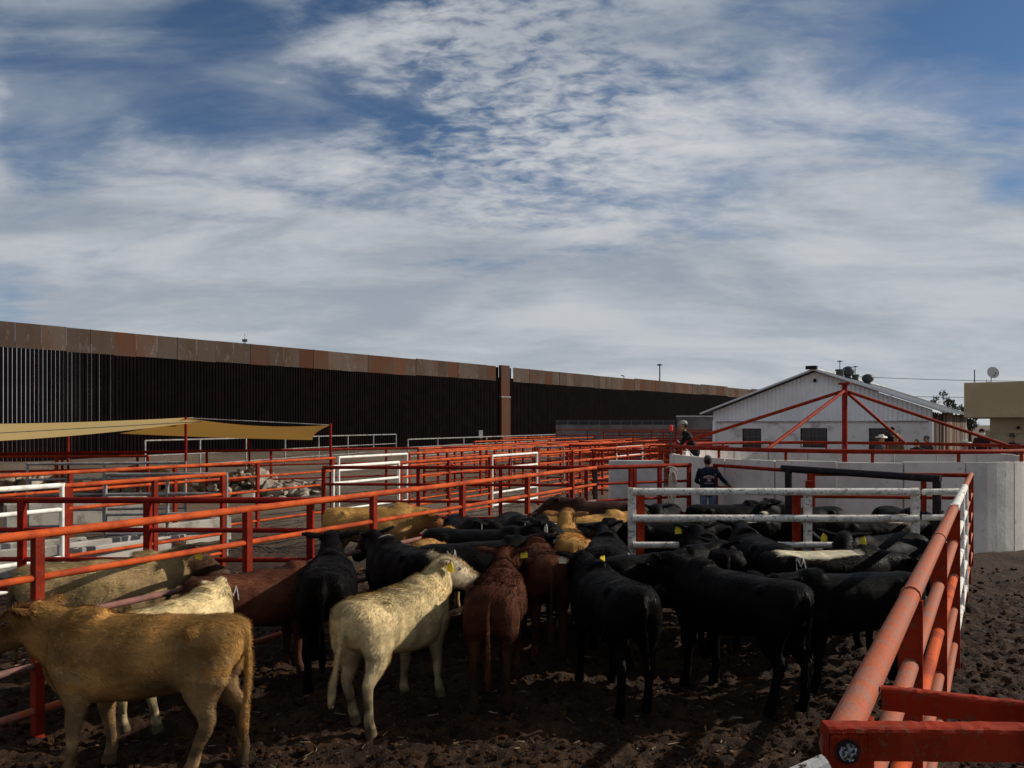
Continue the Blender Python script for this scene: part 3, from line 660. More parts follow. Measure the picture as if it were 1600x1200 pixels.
# chipped white gate across the pen
gb = Vector((1.72, 11.4, 0)); wg = tag(empty('pipe_gate', gb), 'chipped white pipe gate across the pen among the black cattle', 'gate')
for h in HT: pipe('rail', gb+Vector((0, 0, h)), Vector((5.80, 11.42, h-.005)), .052 if h > 1.2 else .045, 'chipped_white', wg, gb)
for x, m in ((1.72, 'chipped_white'), (4.24, 'chipped_white'), (5.78, 'chipped_white')): bar('frame_post', (x, 11.47, .1), (x, 11.47, 1.80 if x != 4.24 else 1.72), .11, .05, m, wg, gb)
fence('short white rails joining the chipped gate to the right fence', (5.9, 11.44), (6.38, 11.46), [], rm='chipped_white', heights=HT, rr=.042, tr=.045)
for x, l in ((1.86, 'red post behind the left end of the chipped white gate'), (4.11, 'red post beside the middle of the chipped white gate'), (5.05, 'red post standing against the round concrete wall')):
    o = obj('steel_post', BOX, 'red_paint'); o.location = (x, 11.56 if x < 5 else 13.6, -.3); o.scale = (.10, .08, 2.05); tag(o, l, 'post')

# ------------------------------------------------------------------ heavy near gate in the lower right corner
def near_gate():
    b = Vector((1.03, 2.42, 0)); root = tag(empty('steel_gate', b), 'near red steel gate with flat bars in the lower right corner', 'gate')
    def rough_bar(name, x0, x1, yc, zc, w, h, rz, seed):
        """flat bar with a slightly lumpy, over-painted upper edge"""
        rs = np.random.RandomState(seed); n = 90; V = []; F = []; cs, sn = math.cos(rz), math.sin(rz)
        prof = [(-w/2, -h/2), (-w/2, h/2-.012), (-w/2+.004, h/2-.004), (-w/2+.012, h/2), (w/2-.012, h/2), (w/2, h/2-.010), (w/2, -h/2)]; m = len(prof)
        for i in range(n+1):
            x = x0+(x1-x0)*i/n
            for k, (y, z) in enumerate(prof):
                j = .0011 if 0 < k < m-1 else .0004
                yy = y+rs.randn()*j; zz = zc+z+rs.randn()*j; V.append((x0+(x-x0)*cs-(yy)*sn, yc+(x-x0)*sn+yy*cs, zz))
        for i in range(n):
            for k in range(m): F.append((i*m+k, (i+1)*m+k, (i+1)*m+(k+1) % m, i*m+(k+1) % m))
        F.append(tuple(range(m))); F.append(tuple(range((n+1)*m-1, n*m-1, -1)))
        return obj(name, mesh(name, V, F), 'red_paint', root)
    rough_bar('front_bar', -.098, 1.75, -.035, 1.762, .075, .096, -.02, 1)
    rough_bar('rear_bar', .30, 1.75, .46, 1.722, .05, .080, math.atan2(-.19, .46), 2)
    mb = MB(); mb.box((-.046, -.035, .76), (.104, .074, 1.90)); mb.build('gate_post', 'red_paint', root, bevel=.01)
    pl = rough_bar('end_plate', -.100, .008, -.080, 1.745, .014, .110, 0, 3)
    q = MB(); q.tube([(-.052, -.082, 1.748), (-.052, -.092, 1.748)], .036, 24); q.build('pipe_mouth', 'black_steel', pl)
    rs = np.random.RandomState(4); V = [(-.052, -.099, 1.748)]; F = []
    for i in range(1, 6):
        for k in range(18):
            r = .027*i/5; t = 6.2832*k/18; V.append((-.052+r*math.cos(t), -.096+rs.randn()*.0035+.003*i/5, 1.748+r*math.sin(t)))
    for k in range(18): F.append((0, 1+k, 1+(k+1) % 18))
    for i in range(4):
        for k in range(18): F.append((1+i*18+k, 1+(i+1)*18+k, 1+(i+1)*18+(k+1) % 18, 1+i*18+(k+1) % 18))
    obj('foil_plug', mesh('foil_plug', V, F), 'foil', pl)
    for h in (1.30, .95, .60): pipe('lower_bar', b+Vector((0, 0, h)), b+Vector((1.7, -.04, h)), .035, 'worn_red_paint', root, b)
near_gate()
o = MB().tube([(0, 0, 0), (-.10, -.02, -.035), (-.50, -.10, -.17)], [.028, .031, .033], 10).build('loose_pipe', 'chipped_white', smooth=False); o.location = (.855, 2.18, 1.775); tag(o, 'chipped white pipe end poking up at the bottom right', 'pipe')

# ------------------------------------------------------------------ shade cloths
def sail(label, P, posts, sag):
    root = tag(empty('shade_cloth', (P[0][0], P[0][1], 0)), label, 'shade cloth'); b = Vector((P[0][0], P[0][1], 0))
    n = 18; V = []; F = []
    a, bb, c, d = [Vector(p) for p in P]
    for i in range(n+1):
        for j in range(n+1):
            s, t = i/n, j/n
            p = (a*(1-s)+bb*s)*(1-t)+(d*(1-s)+c*s)*t
            edge = 4*s*(1-s); et = 4*t*(1-t)
            p.z -= sag*edge*(1-t)*1.0+sag*.35*edge*t+.12*et*edge
            ctr = (a+bb+c+d)/4
            p += (ctr-p)*.06*(edge*(abs(t-.5)*2)**3+et*(abs(s-.5)*2)**3)
            V.append(p-b)
    for i in range(n):
        for j in range(n): q = i*(n+1)+j; F.append((q, q+n+1, q+n+2, q+1))
    obj('cloth', mesh('cloth', V, F, True), 'shade_cloth', root)
    for (x, y, z) in posts: pipe('pole', (x, y, -.2), (x, y, z), .045, 'dark_shaded_red', root, b)
    pipe('edge_cable', a, bb, .012, 'grey_and_shaded_pipe', root, b)
sail('pale tan shade cloth hanging over the far left pens', [(-21.5, 24.5, 2.12), (-8.9, 23.0, 2.80), (-11.5, 29.0, 2.98), (-24, 31, 2.75)], [(-17.2, 31, 2.7)], .26)
sail('amber shade cloth strung between two red poles', [(-10.6, 26.0, 2.93), (-6.6, 29.1, 2.70), (-8.6, 34.5, 2.05), (-16.2, 33.0, 2.35)], [(-10.6, 26.0, 2.95), (-6.6, 29.1, 2.75), (-11.0, 33.5, 2.4)], .14)

# ------------------------------------------------------------------ rubble, troughs
def rubble():
    rs = np.random.RandomState(11); n = 520; s = rs.rand(n); x = -21+13.5*s; y = 28.5+.18*(x+21)+rs.randn(n)*1.0
    hgt = (.95*np.clip(1-((y-28.5-.18*(x+21))/2.2)**2, 0, 1))*(.75+.35*np.sin(x*1.7)); z = ground_z(x, y)+hgt*rs.rand(n)**.4
    o = lumps('rubble', np.stack([x, y, z], -1), .10+.30*rs.rand(n)**2, 'rubble', .75, .45, 9, False)
    tag(o, 'heap of broken concrete rubble below the steel wall', 'rubble', kind='stuff')
rubble()
def trough(label, p0, p1, w, h, m='concrete_pale'):
    p0 = Vector(p0+(0,)); p1 = Vector(p1+(0,)); d = p1-p0; L = d.length; rz = math.atan2(d.y, d.x)
    root = tag(empty('feed_trough', p0, rz), label, 'trough'); t = .12
    MB().box((L/2, -w/2, h/2-.1), (L, t, h+.2)).build('side', m, root, bevel=.02); MB().box((L/2, w/2, h/2-.1), (L, t, h+.2)).build('side', m, root, bevel=.02)
    MB().box((t/2, 0, h/2-.12), (t, w-t-.01, h+.16)).build('end_wall', m, root); MB().box((L-t/2, 0, h/2-.12), (t, w-t-.01, h+.16)).build('end_wall', m, root)
    MB().box((L/2, 0, h*.35), (L-2*t-.01, w-t-.01, .08)).build('floor', m, root)
trough('long pale concrete trough behind the white gate at left', (-11.5, 12.6), (-8.1, 15.4), .9, .5)
trough('pale concrete trough behind the open shade-grey gate', (-8.4, 17.4), (-7.1, 19.4), .8, .5)
trough('low concrete trough beyond the third fence at far left', (-13.0, 20.5), (-10.2, 22.5), .9, .7)
trough('grey concrete block trough beside the open shade-grey gate', (-7.7, 13.9), (-6.6, 15.6), .7, .6, 'concrete_dark')

# ------------------------------------------------------------------ far low walls, signs, masts, wires
def far_things():
    root = tag(empty('concrete_wall', (3.4, 62, 0)), 'low grey concrete wall topped with wire far behind the pens', 'wall')
    MB().box((4.6, 0, 1.35), (9.2, .3, 2.75)).build('wall_body', 'concrete_far', root)
    for k in range(12): pipe('wire_post', (3.5+k*.82, 62, 2.7), (3.5+k*.82, 62, 3.05), .025, 'far_steel', root, (3.4, 62, 0))
    for h in (2.85, 2.95, 3.05): pipe('wire', (3.4, 62, h), (12.6, 62, h), .014, 'far_steel', root, (3.4, 62, 0))
    r2 = tag(empty('concrete_block', (12.4, 60, 0)), 'taller grey concrete block wall left of the shed', 'wall')
    MB().box((2.6, 0, 1.65), (5.2, .4, 3.3)).build('wall_body', 'concrete_far', r2); MB().box((2.6, -.02, 3.35), (5.3, .5, .1)).build('coping', 'concrete', r2)
    s = tag(empty('sign_board', (-2.9, 74.5, 0)), 'small white sign standing before the dark wall', 'sign'); MB().box((0, 0, 1.85), (.36, .03, .72)).build('panel', 'sign_white', s); pipe('pole', (-2.9, 74.53, -.2), (-2.9, 74.53, 1.6), .03, 'far_steel', s, (-2.9, 74.5, 0))
    c = tag(empty('red_marker', (7.95, 40, 0)), 'bright red marker on a thin pole left of the leaning man', 'marker'); MB().tube([(0, 0, 2.38), (0, 0, 2.42), (0, 0, 2.66), (0, 0, 2.70)], [.05, .09, .09, .05], 10).build('drum', 'sign_red', c); pipe('pole', (7.95, 40, -.2), (7.95, 40, 2.40), .025, 'far_steel', c, (7.95, 40, 0))
    m = tag(empty('light_mast', (55.4, 300, 0)), 'tall far light mast with flat lamp ring above the wall', 'light mast'); MB().tube([(0, 0, 0), (0, 0, 25)], [.4, .22], 8).build('pole', 'far_steel', m); MB().tube([(0, 0, 25), (0, 0, 25.5)], [1.1, .9], 12).build('lamp_ring', 'far_steel', m)
    m = tag(empty('lamp_post', (49, 350, 0)), 'tiny far lamp post peeking over the wall', 'lamp post'); MB().tube([(0, 0, 0), (0, 0, 24.2)], [.25, .16], 6).build('pole', 'far_steel', m); MB().tube([(0, 0, 24.1), (-1.2, 0, 24.4)], .25, 6).build('lamp_head', 'far_steel', m)
    m = tag(empty('lattice_mast', (-83.5, 250, 0)), 'far lattice radio mast above the wall at left', 'mast')
    for dx, dy in ((-.35, -.3), (.35, -.3), (0, .4)): MB().tube([(dx, dy, 0), (dx*.6, dy*.6, 28.6)], .10, 5).build('leg', 'far_steel', m)
    for k in range(14): MB().tube([(-.35, -.3, k*2), (.35, -.3, k*2+2)], .05, 4).build('brace', 'far_steel', m)
    MB().tube([(0, 0, 28.4), (0, 0, 31.2)], .07, 5).build('whip', 'far_steel', m); MB().box((0, 0, 29.1), (1.5, .5, .8)).build('dish', 'far_steel', m)
    for lbl, p0, p1, sg in (('upper power line crossing behind the shed roof', (24.5, 60, 6.4), (62, 66, 6.9), .5), ('lower power line crossing behind the shed roof', (27.5, 62, 5.0), (62, 68, 5.6), .35)):
        pts = []
        for i in range(21):
            t = i/20; p = Vector(p0)*(1-t)+Vector(p1)*t; p.z -= sg*4*t*(1-t); pts.append(p)
        o = MB().tube(pts, .022, 5).build('power_line', 'far_steel'); tag(o, lbl, 'power line')
far_things()
def bush(label, loc, r, h, n=900, seed=1):
    rs = np.random.RandomState(seed); root = tag(empty('tree', loc), label, 'tree')
    tr = MB(); tr.tube([(0, 0, -.2), (.05, 0, h*.5), (.1, .05, h*.85)], [.16, .11, .04], 7)
    for k in range(6):
        a = k*1.05; tr.tube([(.05, 0, h*.4+k*.1), (r*.6*math.cos(a), r*.6*math.sin(a), h*.7+.15*k)], [.06, .02], 5)
    tr.build('trunk', 'bark', root)
    cl = rs.randn(16, 3)*np.array([r*.45, r*.45, h*.13])+np.array([0, 0, h*.8]); c = cl[rs.randint(0, 16, n)]+rs.randn(n, 3)*r*.16
    V = []; F = []
    for i in range(n):
        d = rs.randn(3); d /= np.linalg.norm(d); e = np.cross(d, rs.randn(3)); e /= np.linalg.norm(e); s = .10+.08*rs.rand()
        V += [c[i]-d*s, c[i]+e*s*.5, c[i]+d*s, c[i]-e*s*.5]; F.append((4*i, 4*i+1, 4*i+2, 4*i+3))
    obj('crown', mesh('crown', V, F), 'leaf', root)
bush('sparse grey-green tree top showing behind the shed roof', (35.6, 65, 0), 1.0, 4.7, 600, 2)
bush('dark bush between the shed roof and the tan building', (36.6, 64, 0), .8, 4.4, 800, 4)

# ------------------------------------------------------------------ lofted bodies, fused into one skin
class Body:
    def __init__(s): s.V = []; s.F = []; s.col = []
    def loft(s, rings, col, n=18, e=2.0):
        """rings: (centre, forward dir, half width, half height, [up])"""
        k0 = len(s.V); up0 = Vector((0, 0, 1))
        for r in rings:
            c = Vector(r[0]); d = Vector(r[1]).normalized(); up = Vector(r[4]) if len(r) > 4 else up0
            side = d.cross(up)
            if side.length < .05: side = Vector((0, 1, 0)) if abs(d.z) > .9 else d.cross(Vector((1, 0, 0)))
            side.normalize(); u = side.cross(d).normalized()
            for k in range(n):
                t = 2*math.pi*k/n; ct, st = math.cos(t), math.sin(t)
                x = math.copysign(abs(ct)**(2/e), ct)*r[2]; y = math.copysign(abs(st)**(2/e), st)*r[3]
                s.V.append(c+side*x+u*y); s.col.append(col)
        m = len(rings)
        for i in range(m-1):
            for k in range(n): s.F.append((k0+i*n+k, k0+i*n+(k+1) % n, k0+(i+1)*n+(k+1) % n, k0+(i+1)*n+k))
        s.F.append(tuple(range(k0+n-1, k0-1, -1))); s.F.append(tuple(range(k0+(m-1)*n, k0+m*n)))
    def limb(s, pts, col, n=12, fwd=(1, 0, 0)):
        """pts: (x,y,z,rx,ry) with rx along fwd"""
        R_ = []
        for i, p in enumerate(pts):
            a = Vector(pts[max(i-1, 0)][:3]); b = Vector(pts[min(i+1, len(pts)-1)][:3]); d = (b-a).normalized()
            R_.append((p[:3], d, p[4], p[3], fwd))
        s.loft(R_, col, n)
    def fuse(s, voxel, smooth=4, fac=.5):
        me = mesh('tmp', s.V, s.F); o = bpy.data.objects.new('tmp', me); C.objects.link(o)
        r = o.modifiers.new('r', 'REMESH'); r.mode = 'VOXEL'; r.voxel_size = voxel
        if smooth: q = o.modifiers.new('s', 'SMOOTH'); q.factor = fac; q.iterations = smooth
        dg = bpy.context.evaluated_depsgraph_get(); out = bpy.data.meshes.new_from_object(o.evaluated_get(dg))
        bpy.data.objects.remove(o); bpy.data.meshes.remove(me)
        out.polygons.foreach_set('use_smooth', [True]*len(out.polygons)); return out
    def colours(s, me):
        kd = KDTree(len(s.V))
        for i, v in enumerate(s.V): kd.insert(v, i)
        kd.balance(); n = len(me.vertices); out = np.zeros((n, 3))
        for v in me.vertices: out[v.index] = s.col[kd.find(v.co)[1]]
        return out
def set_attr(me, c):
    a = me.attributes.new('coat', 'FLOAT_COLOR', 'POINT'); a.data.foreach_set('color', np.concatenate([c, np.ones((len(c), 1))], 1).astype(np.float32).ravel())

COAT = {  # hide, legs, muzzle, face
    'black': ((.0024, .0021, .0022),)*2+((.006, .005, .005), (.0024, .0021, .0022)),
    'tan': ((.34, .180, .055), (.30, .185, .085), (.18, .09, .05), (.21, .10, .032)),
    'gold': ((.42, .225, .065), (.36, .20, .08), (.20, .11, .06), (.20, .085, .03)),
    'cream': ((.52, .40, .205), (.44, .34, .19), (.42, .30, .24), (.52, .43, .29)),
    'grey': ((.27, .185, .085), (.18, .12, .07), (.10, .06, .04), (.09, .045, .025)),
    'red': ((.085, .029, .0145), (.060, .022, .012), (.05, .025, .018), (.062, .022, .012)),
    'brown': ((.040, .019, .012), (.03, .014, .01), (.02, .012, .01), (.04, .02, .012)),
}
COWS = []
def cow(label, coat, loc, heading, ny=0, np_=22, hy=None, hp=-28, scale=1.0, girth=1.0, legs=(0, 0, 0, 0), fur=0, ear_tag=None, brand=None, stripe=None, tail_sway=0.0, seed=0, face_white=False, vox=.020, back_tag=None):
    """one steer; ny/np_ neck yaw (left +) and pitch, hy/hp head yaw and pitch, legs = fore-aft shift of LF,RF,LH,RH feet"""
    rs = np.random.RandomState(seed+100)
    hide, leg, muz, face = COAT[coat]; B = Body(); g = girth*(.95+.11*rs.rand())
    if coat == 'black': k_ = rs.rand(); hide = leg = face = (.0018+.0018*k_, .0016+.0007*k_, .0016+.0004*k_)
    X = Vector((1, 0, 0))
    tr = [(-.770, 1.065, .10, .085), (-.750, 1.045, .185, .140), (-.69, 1.010, .245, .203), (-.58, .978, .280, .248), (-.44, .945, .285, .278), (-.28, .925, .290, .290), (-.08, .907, .312, .306), (.12, .893, .320, .320), (.30, .890, .305, .330), (.44, .900, .280, .330), (.56, .918, .248, .308), (.66, .940, .198, .255), (.74, .962, .125, .175)]
    B.loft([((x, 0, z), X, w*g, h*(1+.25*(g-1))) for x, z, w, h in tr], hide, 24, 2.4)
    # hip bones and tail head
    for sy in (-1, 1):
        B.loft([((-.52, sy*.18*g, 1.12), X, .03, .03), ((-.44, sy*.215*g, 1.135), X, .06, .055), ((-.34, sy*.19*g, 1.12), X, .03, .03)], hide, 10)
    hy_ = ny if hy is None else hy
    def dirv(yaw, pit): return Vector((math.cos(R(yaw))*math.cos(R(pit)), math.sin(R(yaw))*math.cos(R(pit)), math.sin(R(pit))))
    nb = Vector((.50, 0, 1.00)); d0 = dirv(ny*.35, np_*.7); d1 = dirv(ny, np_)
    p1 = nb+d0*.19; p2 = p1+d1*.20; hd = dirv(hy_, hp); hup = dirv(hy_, hp+90)
    poll = p2+d1*.07+Vector((0, 0, .045))
    B.loft([(nb-X*.08, d0, .215*g, .30), (nb+d0*.09, d0, .195*g, .282), (p1-Vector((0, 0, .02)), (d0+d1), .165*g, .245), (p1+d1*.14-Vector((0, 0, .015)), d1, .142, .212), (p2, d1, .126, .180), (poll, d1, .10, .13)], hide, 18, 2.1)
    # dewlap / brisket
    B.loft([((.48, 0, .70), X, .09, .10), ((.66, 0, .71), X, .105, .12), ((.76, 0, .80), X, .07, .12), (Vector((.80, 0, .92)), (.3, 0, 1), .04, .06)], hide, 12)
    h0 = poll-hup*.03
    B.loft([(h0-hd*.10, hd, .05, .06, hup), (h0-hd*.055, hd, .105, .112, hup), (h0+hd*.03-hup*.012, hd, .124, .146, hup), (h0+hd*.12-hup*.024, hd, .130, .155, hup), (h0+hd*.21-hup*.030, hd, .112, .138, hup), (h0+hd*.28-hup*.034, hd, .09, .115, hup)], face, 18, 2.3)
    B.loft([(h0+hd*.20-hup*.03, hd, .10, .125, hup), (h0+hd*.28-hup*.036, hd, .094, .118, hup), (h0+hd*.36-hup*.042, hd, .086, .106, hup), (h0+hd*.42-hup*.046, hd, .088, .100, hup)], face, 16, 2.4)
    B.loft([(h0+hd*.40-hup*.045, hd, .088, .098, hup), (h0+hd*.46-hup*.044, hd, .096, .096, hup), (h0+hd*.505-hup*.042, hd, .088, .084, hup), (h0+hd*.53-hup*.044, hd, .055, .052, hup)], muz, 16, 2.5)
    hs = hd.cross(hup).normalized()   # animal's right
    ears = {}
    for sg in (-1, 1):
        e0 = h0-hd*.035+hs*(.095*sg)+hup*.055; ed = (hs*sg-hd*.28+hup*(.05+.25*rs.rand())).normalized(); ef = (hd*.75+hup*.3).normalized()
        B.loft([(e0-ed*.02, ed, .032, .030, ef), (e0+ed*.05, ed, .024, .058, ef), (e0+ed*.13, ed, .022, .078, ef), (e0+ed*.20, ed, .020, .062, ef), (e0+ed*.255, ed, .015, .022, ef)], face, 12)
        ears[sg] = (e0+ed*.12, ed, ef)
    # fore legs
    for i, sy in enumerate((1, -1)):
        dx = legs[i]; y = sy*.165
        B.limb([(.46, sy*.155*g, .98, .165, .08), (.475, sy*.185*g, .82, .175, .100), (.45+dx*.15, sy*.170, .66, .122, .082), (.44+dx*.35, y, .53, .078, .060), (.45+dx*.55, y, .42, .062, .054), (.445+dx*.62, y, .355, .052, .047), (.44+dx*.8, y, .23, .041, .038), (.445+dx*.93, y, .130, .050, .046), (.47+dx, y, .07, .050, .050), (.485+dx, y, -.01, .068, .058)], leg, 12)
    for i, sy in enumerate((1, -1)):
        dx = legs[2+i]; y = sy*.155
        B.limb([(-.48, sy*.135*g, 1.06, .215, .115), (-.525, sy*.168*g, .92, .220, .128), (-.515, sy*.170*g, .78, .195, .118), (-.51+dx*.1, sy*.158, .66, .145, .090), (-.56+dx*.3, y, .55, .090, .060), (-.625+dx*.5, y, .465, .068, .047), (-.625+dx*.58, y, .395, .057, .043), (-.595+dx*.8, y, .25, .045, .040), (-.585+dx*.93, y, .135, .052, .047), (-.56+dx, y, .07, .052, .052), (-.545+dx, y, -.01, .070, .058)], leg, 12)
    tb = [(-.66, 0, 1.17, .05, .045), (-.745, 0, 1.155, .042, .04), (-.795, tail_sway*.05, 1.07, .031, .030), (-.808, tail_sway*.2, .92, .027, .026), (-.805, tail_sway*.45, .75, .025, .025), (-.795, tail_sway*.75, .58, .025, .025), (-.785, tail_sway, .48, .038, .036), (-.78, tail_sway*1.1, .36, .042, .040), (-.775, tail_sway*1.2, .25, .024, .024)]
    B.limb(tb, hide, 10)
    me = B.fuse(vox, 5, .5); col = B.colours(me)
    n = len(me.vertices); co = np.zeros(n*3, np.float32); me.vertices.foreach_get('co', co); co = co.reshape(-1, 3)
    nrm = np.zeros(n*3, np.float32); me.vertices.foreach_get('normal', nrm); nrm = nrm.reshape(-1, 3)
    # muscle and rib relief
    so = seed*3.7
    rel = .016*NZ[0](co[:, 0]*6+so, co[:, 2]*5+co[:, 1]*4)+.010*NZ[1](co[:, 0]*13+so, co[:, 2]*8+co[:, 1]*9)
    rel *= np.clip((co[:, 2]-.45)/.2, .15, 1)*np.clip((.8-co[:, 0])/.2, .15, 1)
    co = co+nrm*rel[:, None]; me.vertices.foreach_set('co', co.ravel()); me.update()
    # smooth colour borders, then hide patches, dirty legs
    ed = np.zeros(len(me.edges)*2, np.int32); me.edges.foreach_get('vertices', ed); ed = ed.reshape(-1, 2)
    for _ in range(5):
        acc = np.zeros_like(col); cnt = np.zeros((n, 1))
        np.add.at(acc, ed[:, 0], col[ed[:, 1]]); np.add.at(acc, ed[:, 1], col[ed[:, 0]]); np.add.at(cnt, ed.ravel(), 1)
        col = .4*col+.6*acc/np.maximum(cnt, 1)
    pat = NZ[2](co[:, 0]*4+so, co[:, 2]*4+co[:, 1]*3)
    if coat != 'black':
        col = col*(1+.75*pat[:, None]); smear = np.clip(NZ[5](co[:, 0]*3.1+so, co[:, 2]*3.4+co[:, 1]*2)*3.2-.42, 0, .75)[:, None]*np.clip((1.15-co[:, 2:3])/.3, 0, 1); col = col*(1-smear)+np.array((.05, .032, .018))*smear
        dirt = np.clip((.62-co[:, 2])/.40, 0, 1)*np.clip(.55+1.9*NZ[3](co[:, 0]*16, co[:, 2]*13+co[:, 1]*11), 0, 1)
        dirt = np.maximum(dirt, np.clip((.115-co[:, 2])/.04, 0, 1))[:, None]; col = col*(1-.8*dirt)+np.array((.024, .014, .008))*.8*dirt
    if stripe:
        x0, x1, w, c = stripe; ww = w*(1+.5*NZ[4](co[:, 0]*5+so, co[:, 1]*0))
        k = np.clip((nrm[:, 2]-.55)/.08, 0, 1)*np.clip((ww-np.abs(co[:, 1]))/.02, 0, 1)*np.clip((co[:, 0]-x0)/.04, 0, 1)*np.clip((x1-co[:, 0])/.04, 0, 1)*(co[:, 2] > .95)
        col = col*(1-k[:, None])+np.array(c)*k[:, None]
    if face_white:
        hc = np.array(h0+hd*.2+hup*.05); k = np.clip((.14-np.linalg.norm(co-hc, axis=1))/.05, 0, 1)[:, None]; col = col*(1-k)+np.array((.5, .46, .4))*k
    col = np.clip(col, 0, 1); set_attr(me, col)
    blk = coat in ('black', 'brown')
    h = Vector((heading[0], heading[1], 0)).normalized(); rz = math.atan2(h.y, h.x)
    root = empty('steer', (loc[0], loc[1], float(ground_z(loc[0], loc[1]))*.5), rz); root.scale = (scale,)*3
    tag(root, label, 'cow', 'cattle crowded in the pens')
    obj('body', me, 'hide_black' if blk else 'hide', root)
    COWS.append((label, Vector(loc), h, scale))
    for sg in (-1, 1):
        e = h0+hd*.14+hs*(sg*.112)+hup*.045; q = MB(); k = []
        V = [tuple(e+Vector(v)*.024) for v in IV]; o = obj('eye', mesh('eye', V, [tuple(f) for f in IF], True), 'eye', root)
    for t in (ear_tag or ()):
        sg, m = t; p, ed_, ef = ears[sg]; q = MB(); dn = Vector((0, 0, -1)); f = ef; a = ed_; c = p+f*.050+dn*.060+a*.02
        s_ = a.cross(dn).normalized()*.003
        V = []
        for ss in (-1, 1):
            wv = (a+hd*.9).normalized()
            for (i, j) in ((-.5, 0.02), (-.2, .55), (.2, .55), (.5, 0.02), (.5, -.5), (-.5, -.5)):
                V.append(c+wv*(i*.085)-dn*(j*.105)+wv.cross(dn)*(.003*ss))
        F = [(0, 1, 2, 3, 4, 5), (11, 10, 9, 8, 7, 6)]+[(i, i+6, (i+1) % 6+6, (i+1) % 6) for i in range(6)]
        obj('ear_tag', mesh('ear_tag', V, F), 'tag_'+m, root)
    if brand or fur:
        me.calc_loop_triangles()
    if brand:
        sg, bx, bz = brand; bv = BVHTree.FromPolygons([Vector(c) for c in co], [tuple(p.vertices) for p in me.polygons]); mb = MB()
        pts = [(-.055, -.07), (-.045, .07), (0, -.02), (.045, .07), (.055, -.07)]; W = []
        for a, b2 in zip(pts[:-1], pts[1:]):
            for i in range(7):
                t = i/6; W.append((a[0]*(1-t)+b2[0]*t, a[1]*(1-t)+b2[1]*t))
        pp = []
        for (a, b2) in W:
            hit = bv.ray_cast(Vector((bx-sg*a, sg*.8, bz+b2)), Vector((0, -sg, 0)))
            if hit[0] is not None: pp.append(hit[0]+hit[1]*.010)
        if len(pp) > 3: mb.tube(pp, [.0055+.003*abs(math.sin(i*1.7)) for i in range(len(pp))], 5); mb.build('brand_mark', 'brand', root)
    if fur:
        tri = np.zeros(len(me.loop_triangles)*3, np.int32); me.loop_triangles.foreach_get('vertices', tri); tri = tri.reshape(-1, 3)
        A, Bv, Cc = co[tri[:, 0]], co[tri[:, 1]], co[tri[:, 2]]; ar = np.linalg.norm(np.cross(Bv-A, Cc-A), axis=1)
        ar *= (A[:, 2] > .16); pick = rs.choice(len(tri), fur, p=ar/ar.sum()); r1 = np.sqrt(rs.rand(fur, 1)); r2 = rs.rand(fur, 1)
        P = A[pick]*(1-r1)+Bv[pick]*(r1*(1-r2))+Cc[pick]*(r1*r2); Nn = nrm[tri[pick, 0]]; Nn = Nn/np.maximum(np.linalg.norm(Nn, axis=1, keepdims=True), 1e-6)
        flow = np.array([-.75, 0, -.45])+rs.randn(fur, 3)*.20+.42*np.stack([NZ[4](P[:, 0]*5, P[:, 2]*5), NZ[5](P[:, 0]*5, P[:, 2]*5), NZ[3](P[:, 1]*5, P[:, 2]*5)], -1)
        flow -= Nn*(flow*Nn).sum(1, keepdims=True); flow /= np.maximum(np.linalg.norm(flow, axis=1, keepdims=True), 1e-6)
        lift = .24 if not blk else .12
        d = flow+Nn*lift*(.5+rs.rand(fur, 1)); d /= np.linalg.norm(d, axis=1, keepdims=True)
        ln = (.022+.022*rs.rand(fur, 1))*(1.0 if not blk else .8)*(1+.8*(P[:, 2:3] > 1.12))*np.clip((P[:, 2:3]-.05)/.5, .35, 1)
        sd_ = np.cross(d, Nn); sd_ /= np.maximum(np.linalg.norm(sd_, axis=1, keepdims=True), 1e-6)
        wd = .0028
        V = np.stack([P-sd_*wd-Nn*.002, P+sd_*wd-Nn*.002, P+d*ln], 1).reshape(-1, 3)
        fm = bpy.data.meshes.new('coat_hair'); fm.vertices.add(len(V)); fm.vertices.foreach_set('co', V.astype(np.float32).ravel())
        fm.loops.add(len(V)); fm.loops.foreach_set('vertex_index', np.arange(len(V), dtype=np.int32)); fm.polygons.add(fur); fm.polygons.foreach_set('loop_start', np.arange(0, len(V), 3, dtype=np.int32)); fm.polygons.foreach_set('loop_total', np.full(fur, 3, np.int32)); fm.update()
        hc = np.repeat(col[tri[pick, 0]]*(.88+.28*rs.rand(fur, 1))*(1+.25*NZ[1](P[:, 0]*9+so, P[:, 2]*9+P[:, 1]*5)[:, None]), 3, axis=0); set_attr(fm, np.clip(hc, 0, 1))
        tag(obj('coat_hair', fm, 'fur_black' if blk else 'fur', root), kind='stuff')
    return root

YL, WH = 'yellow', 'white'
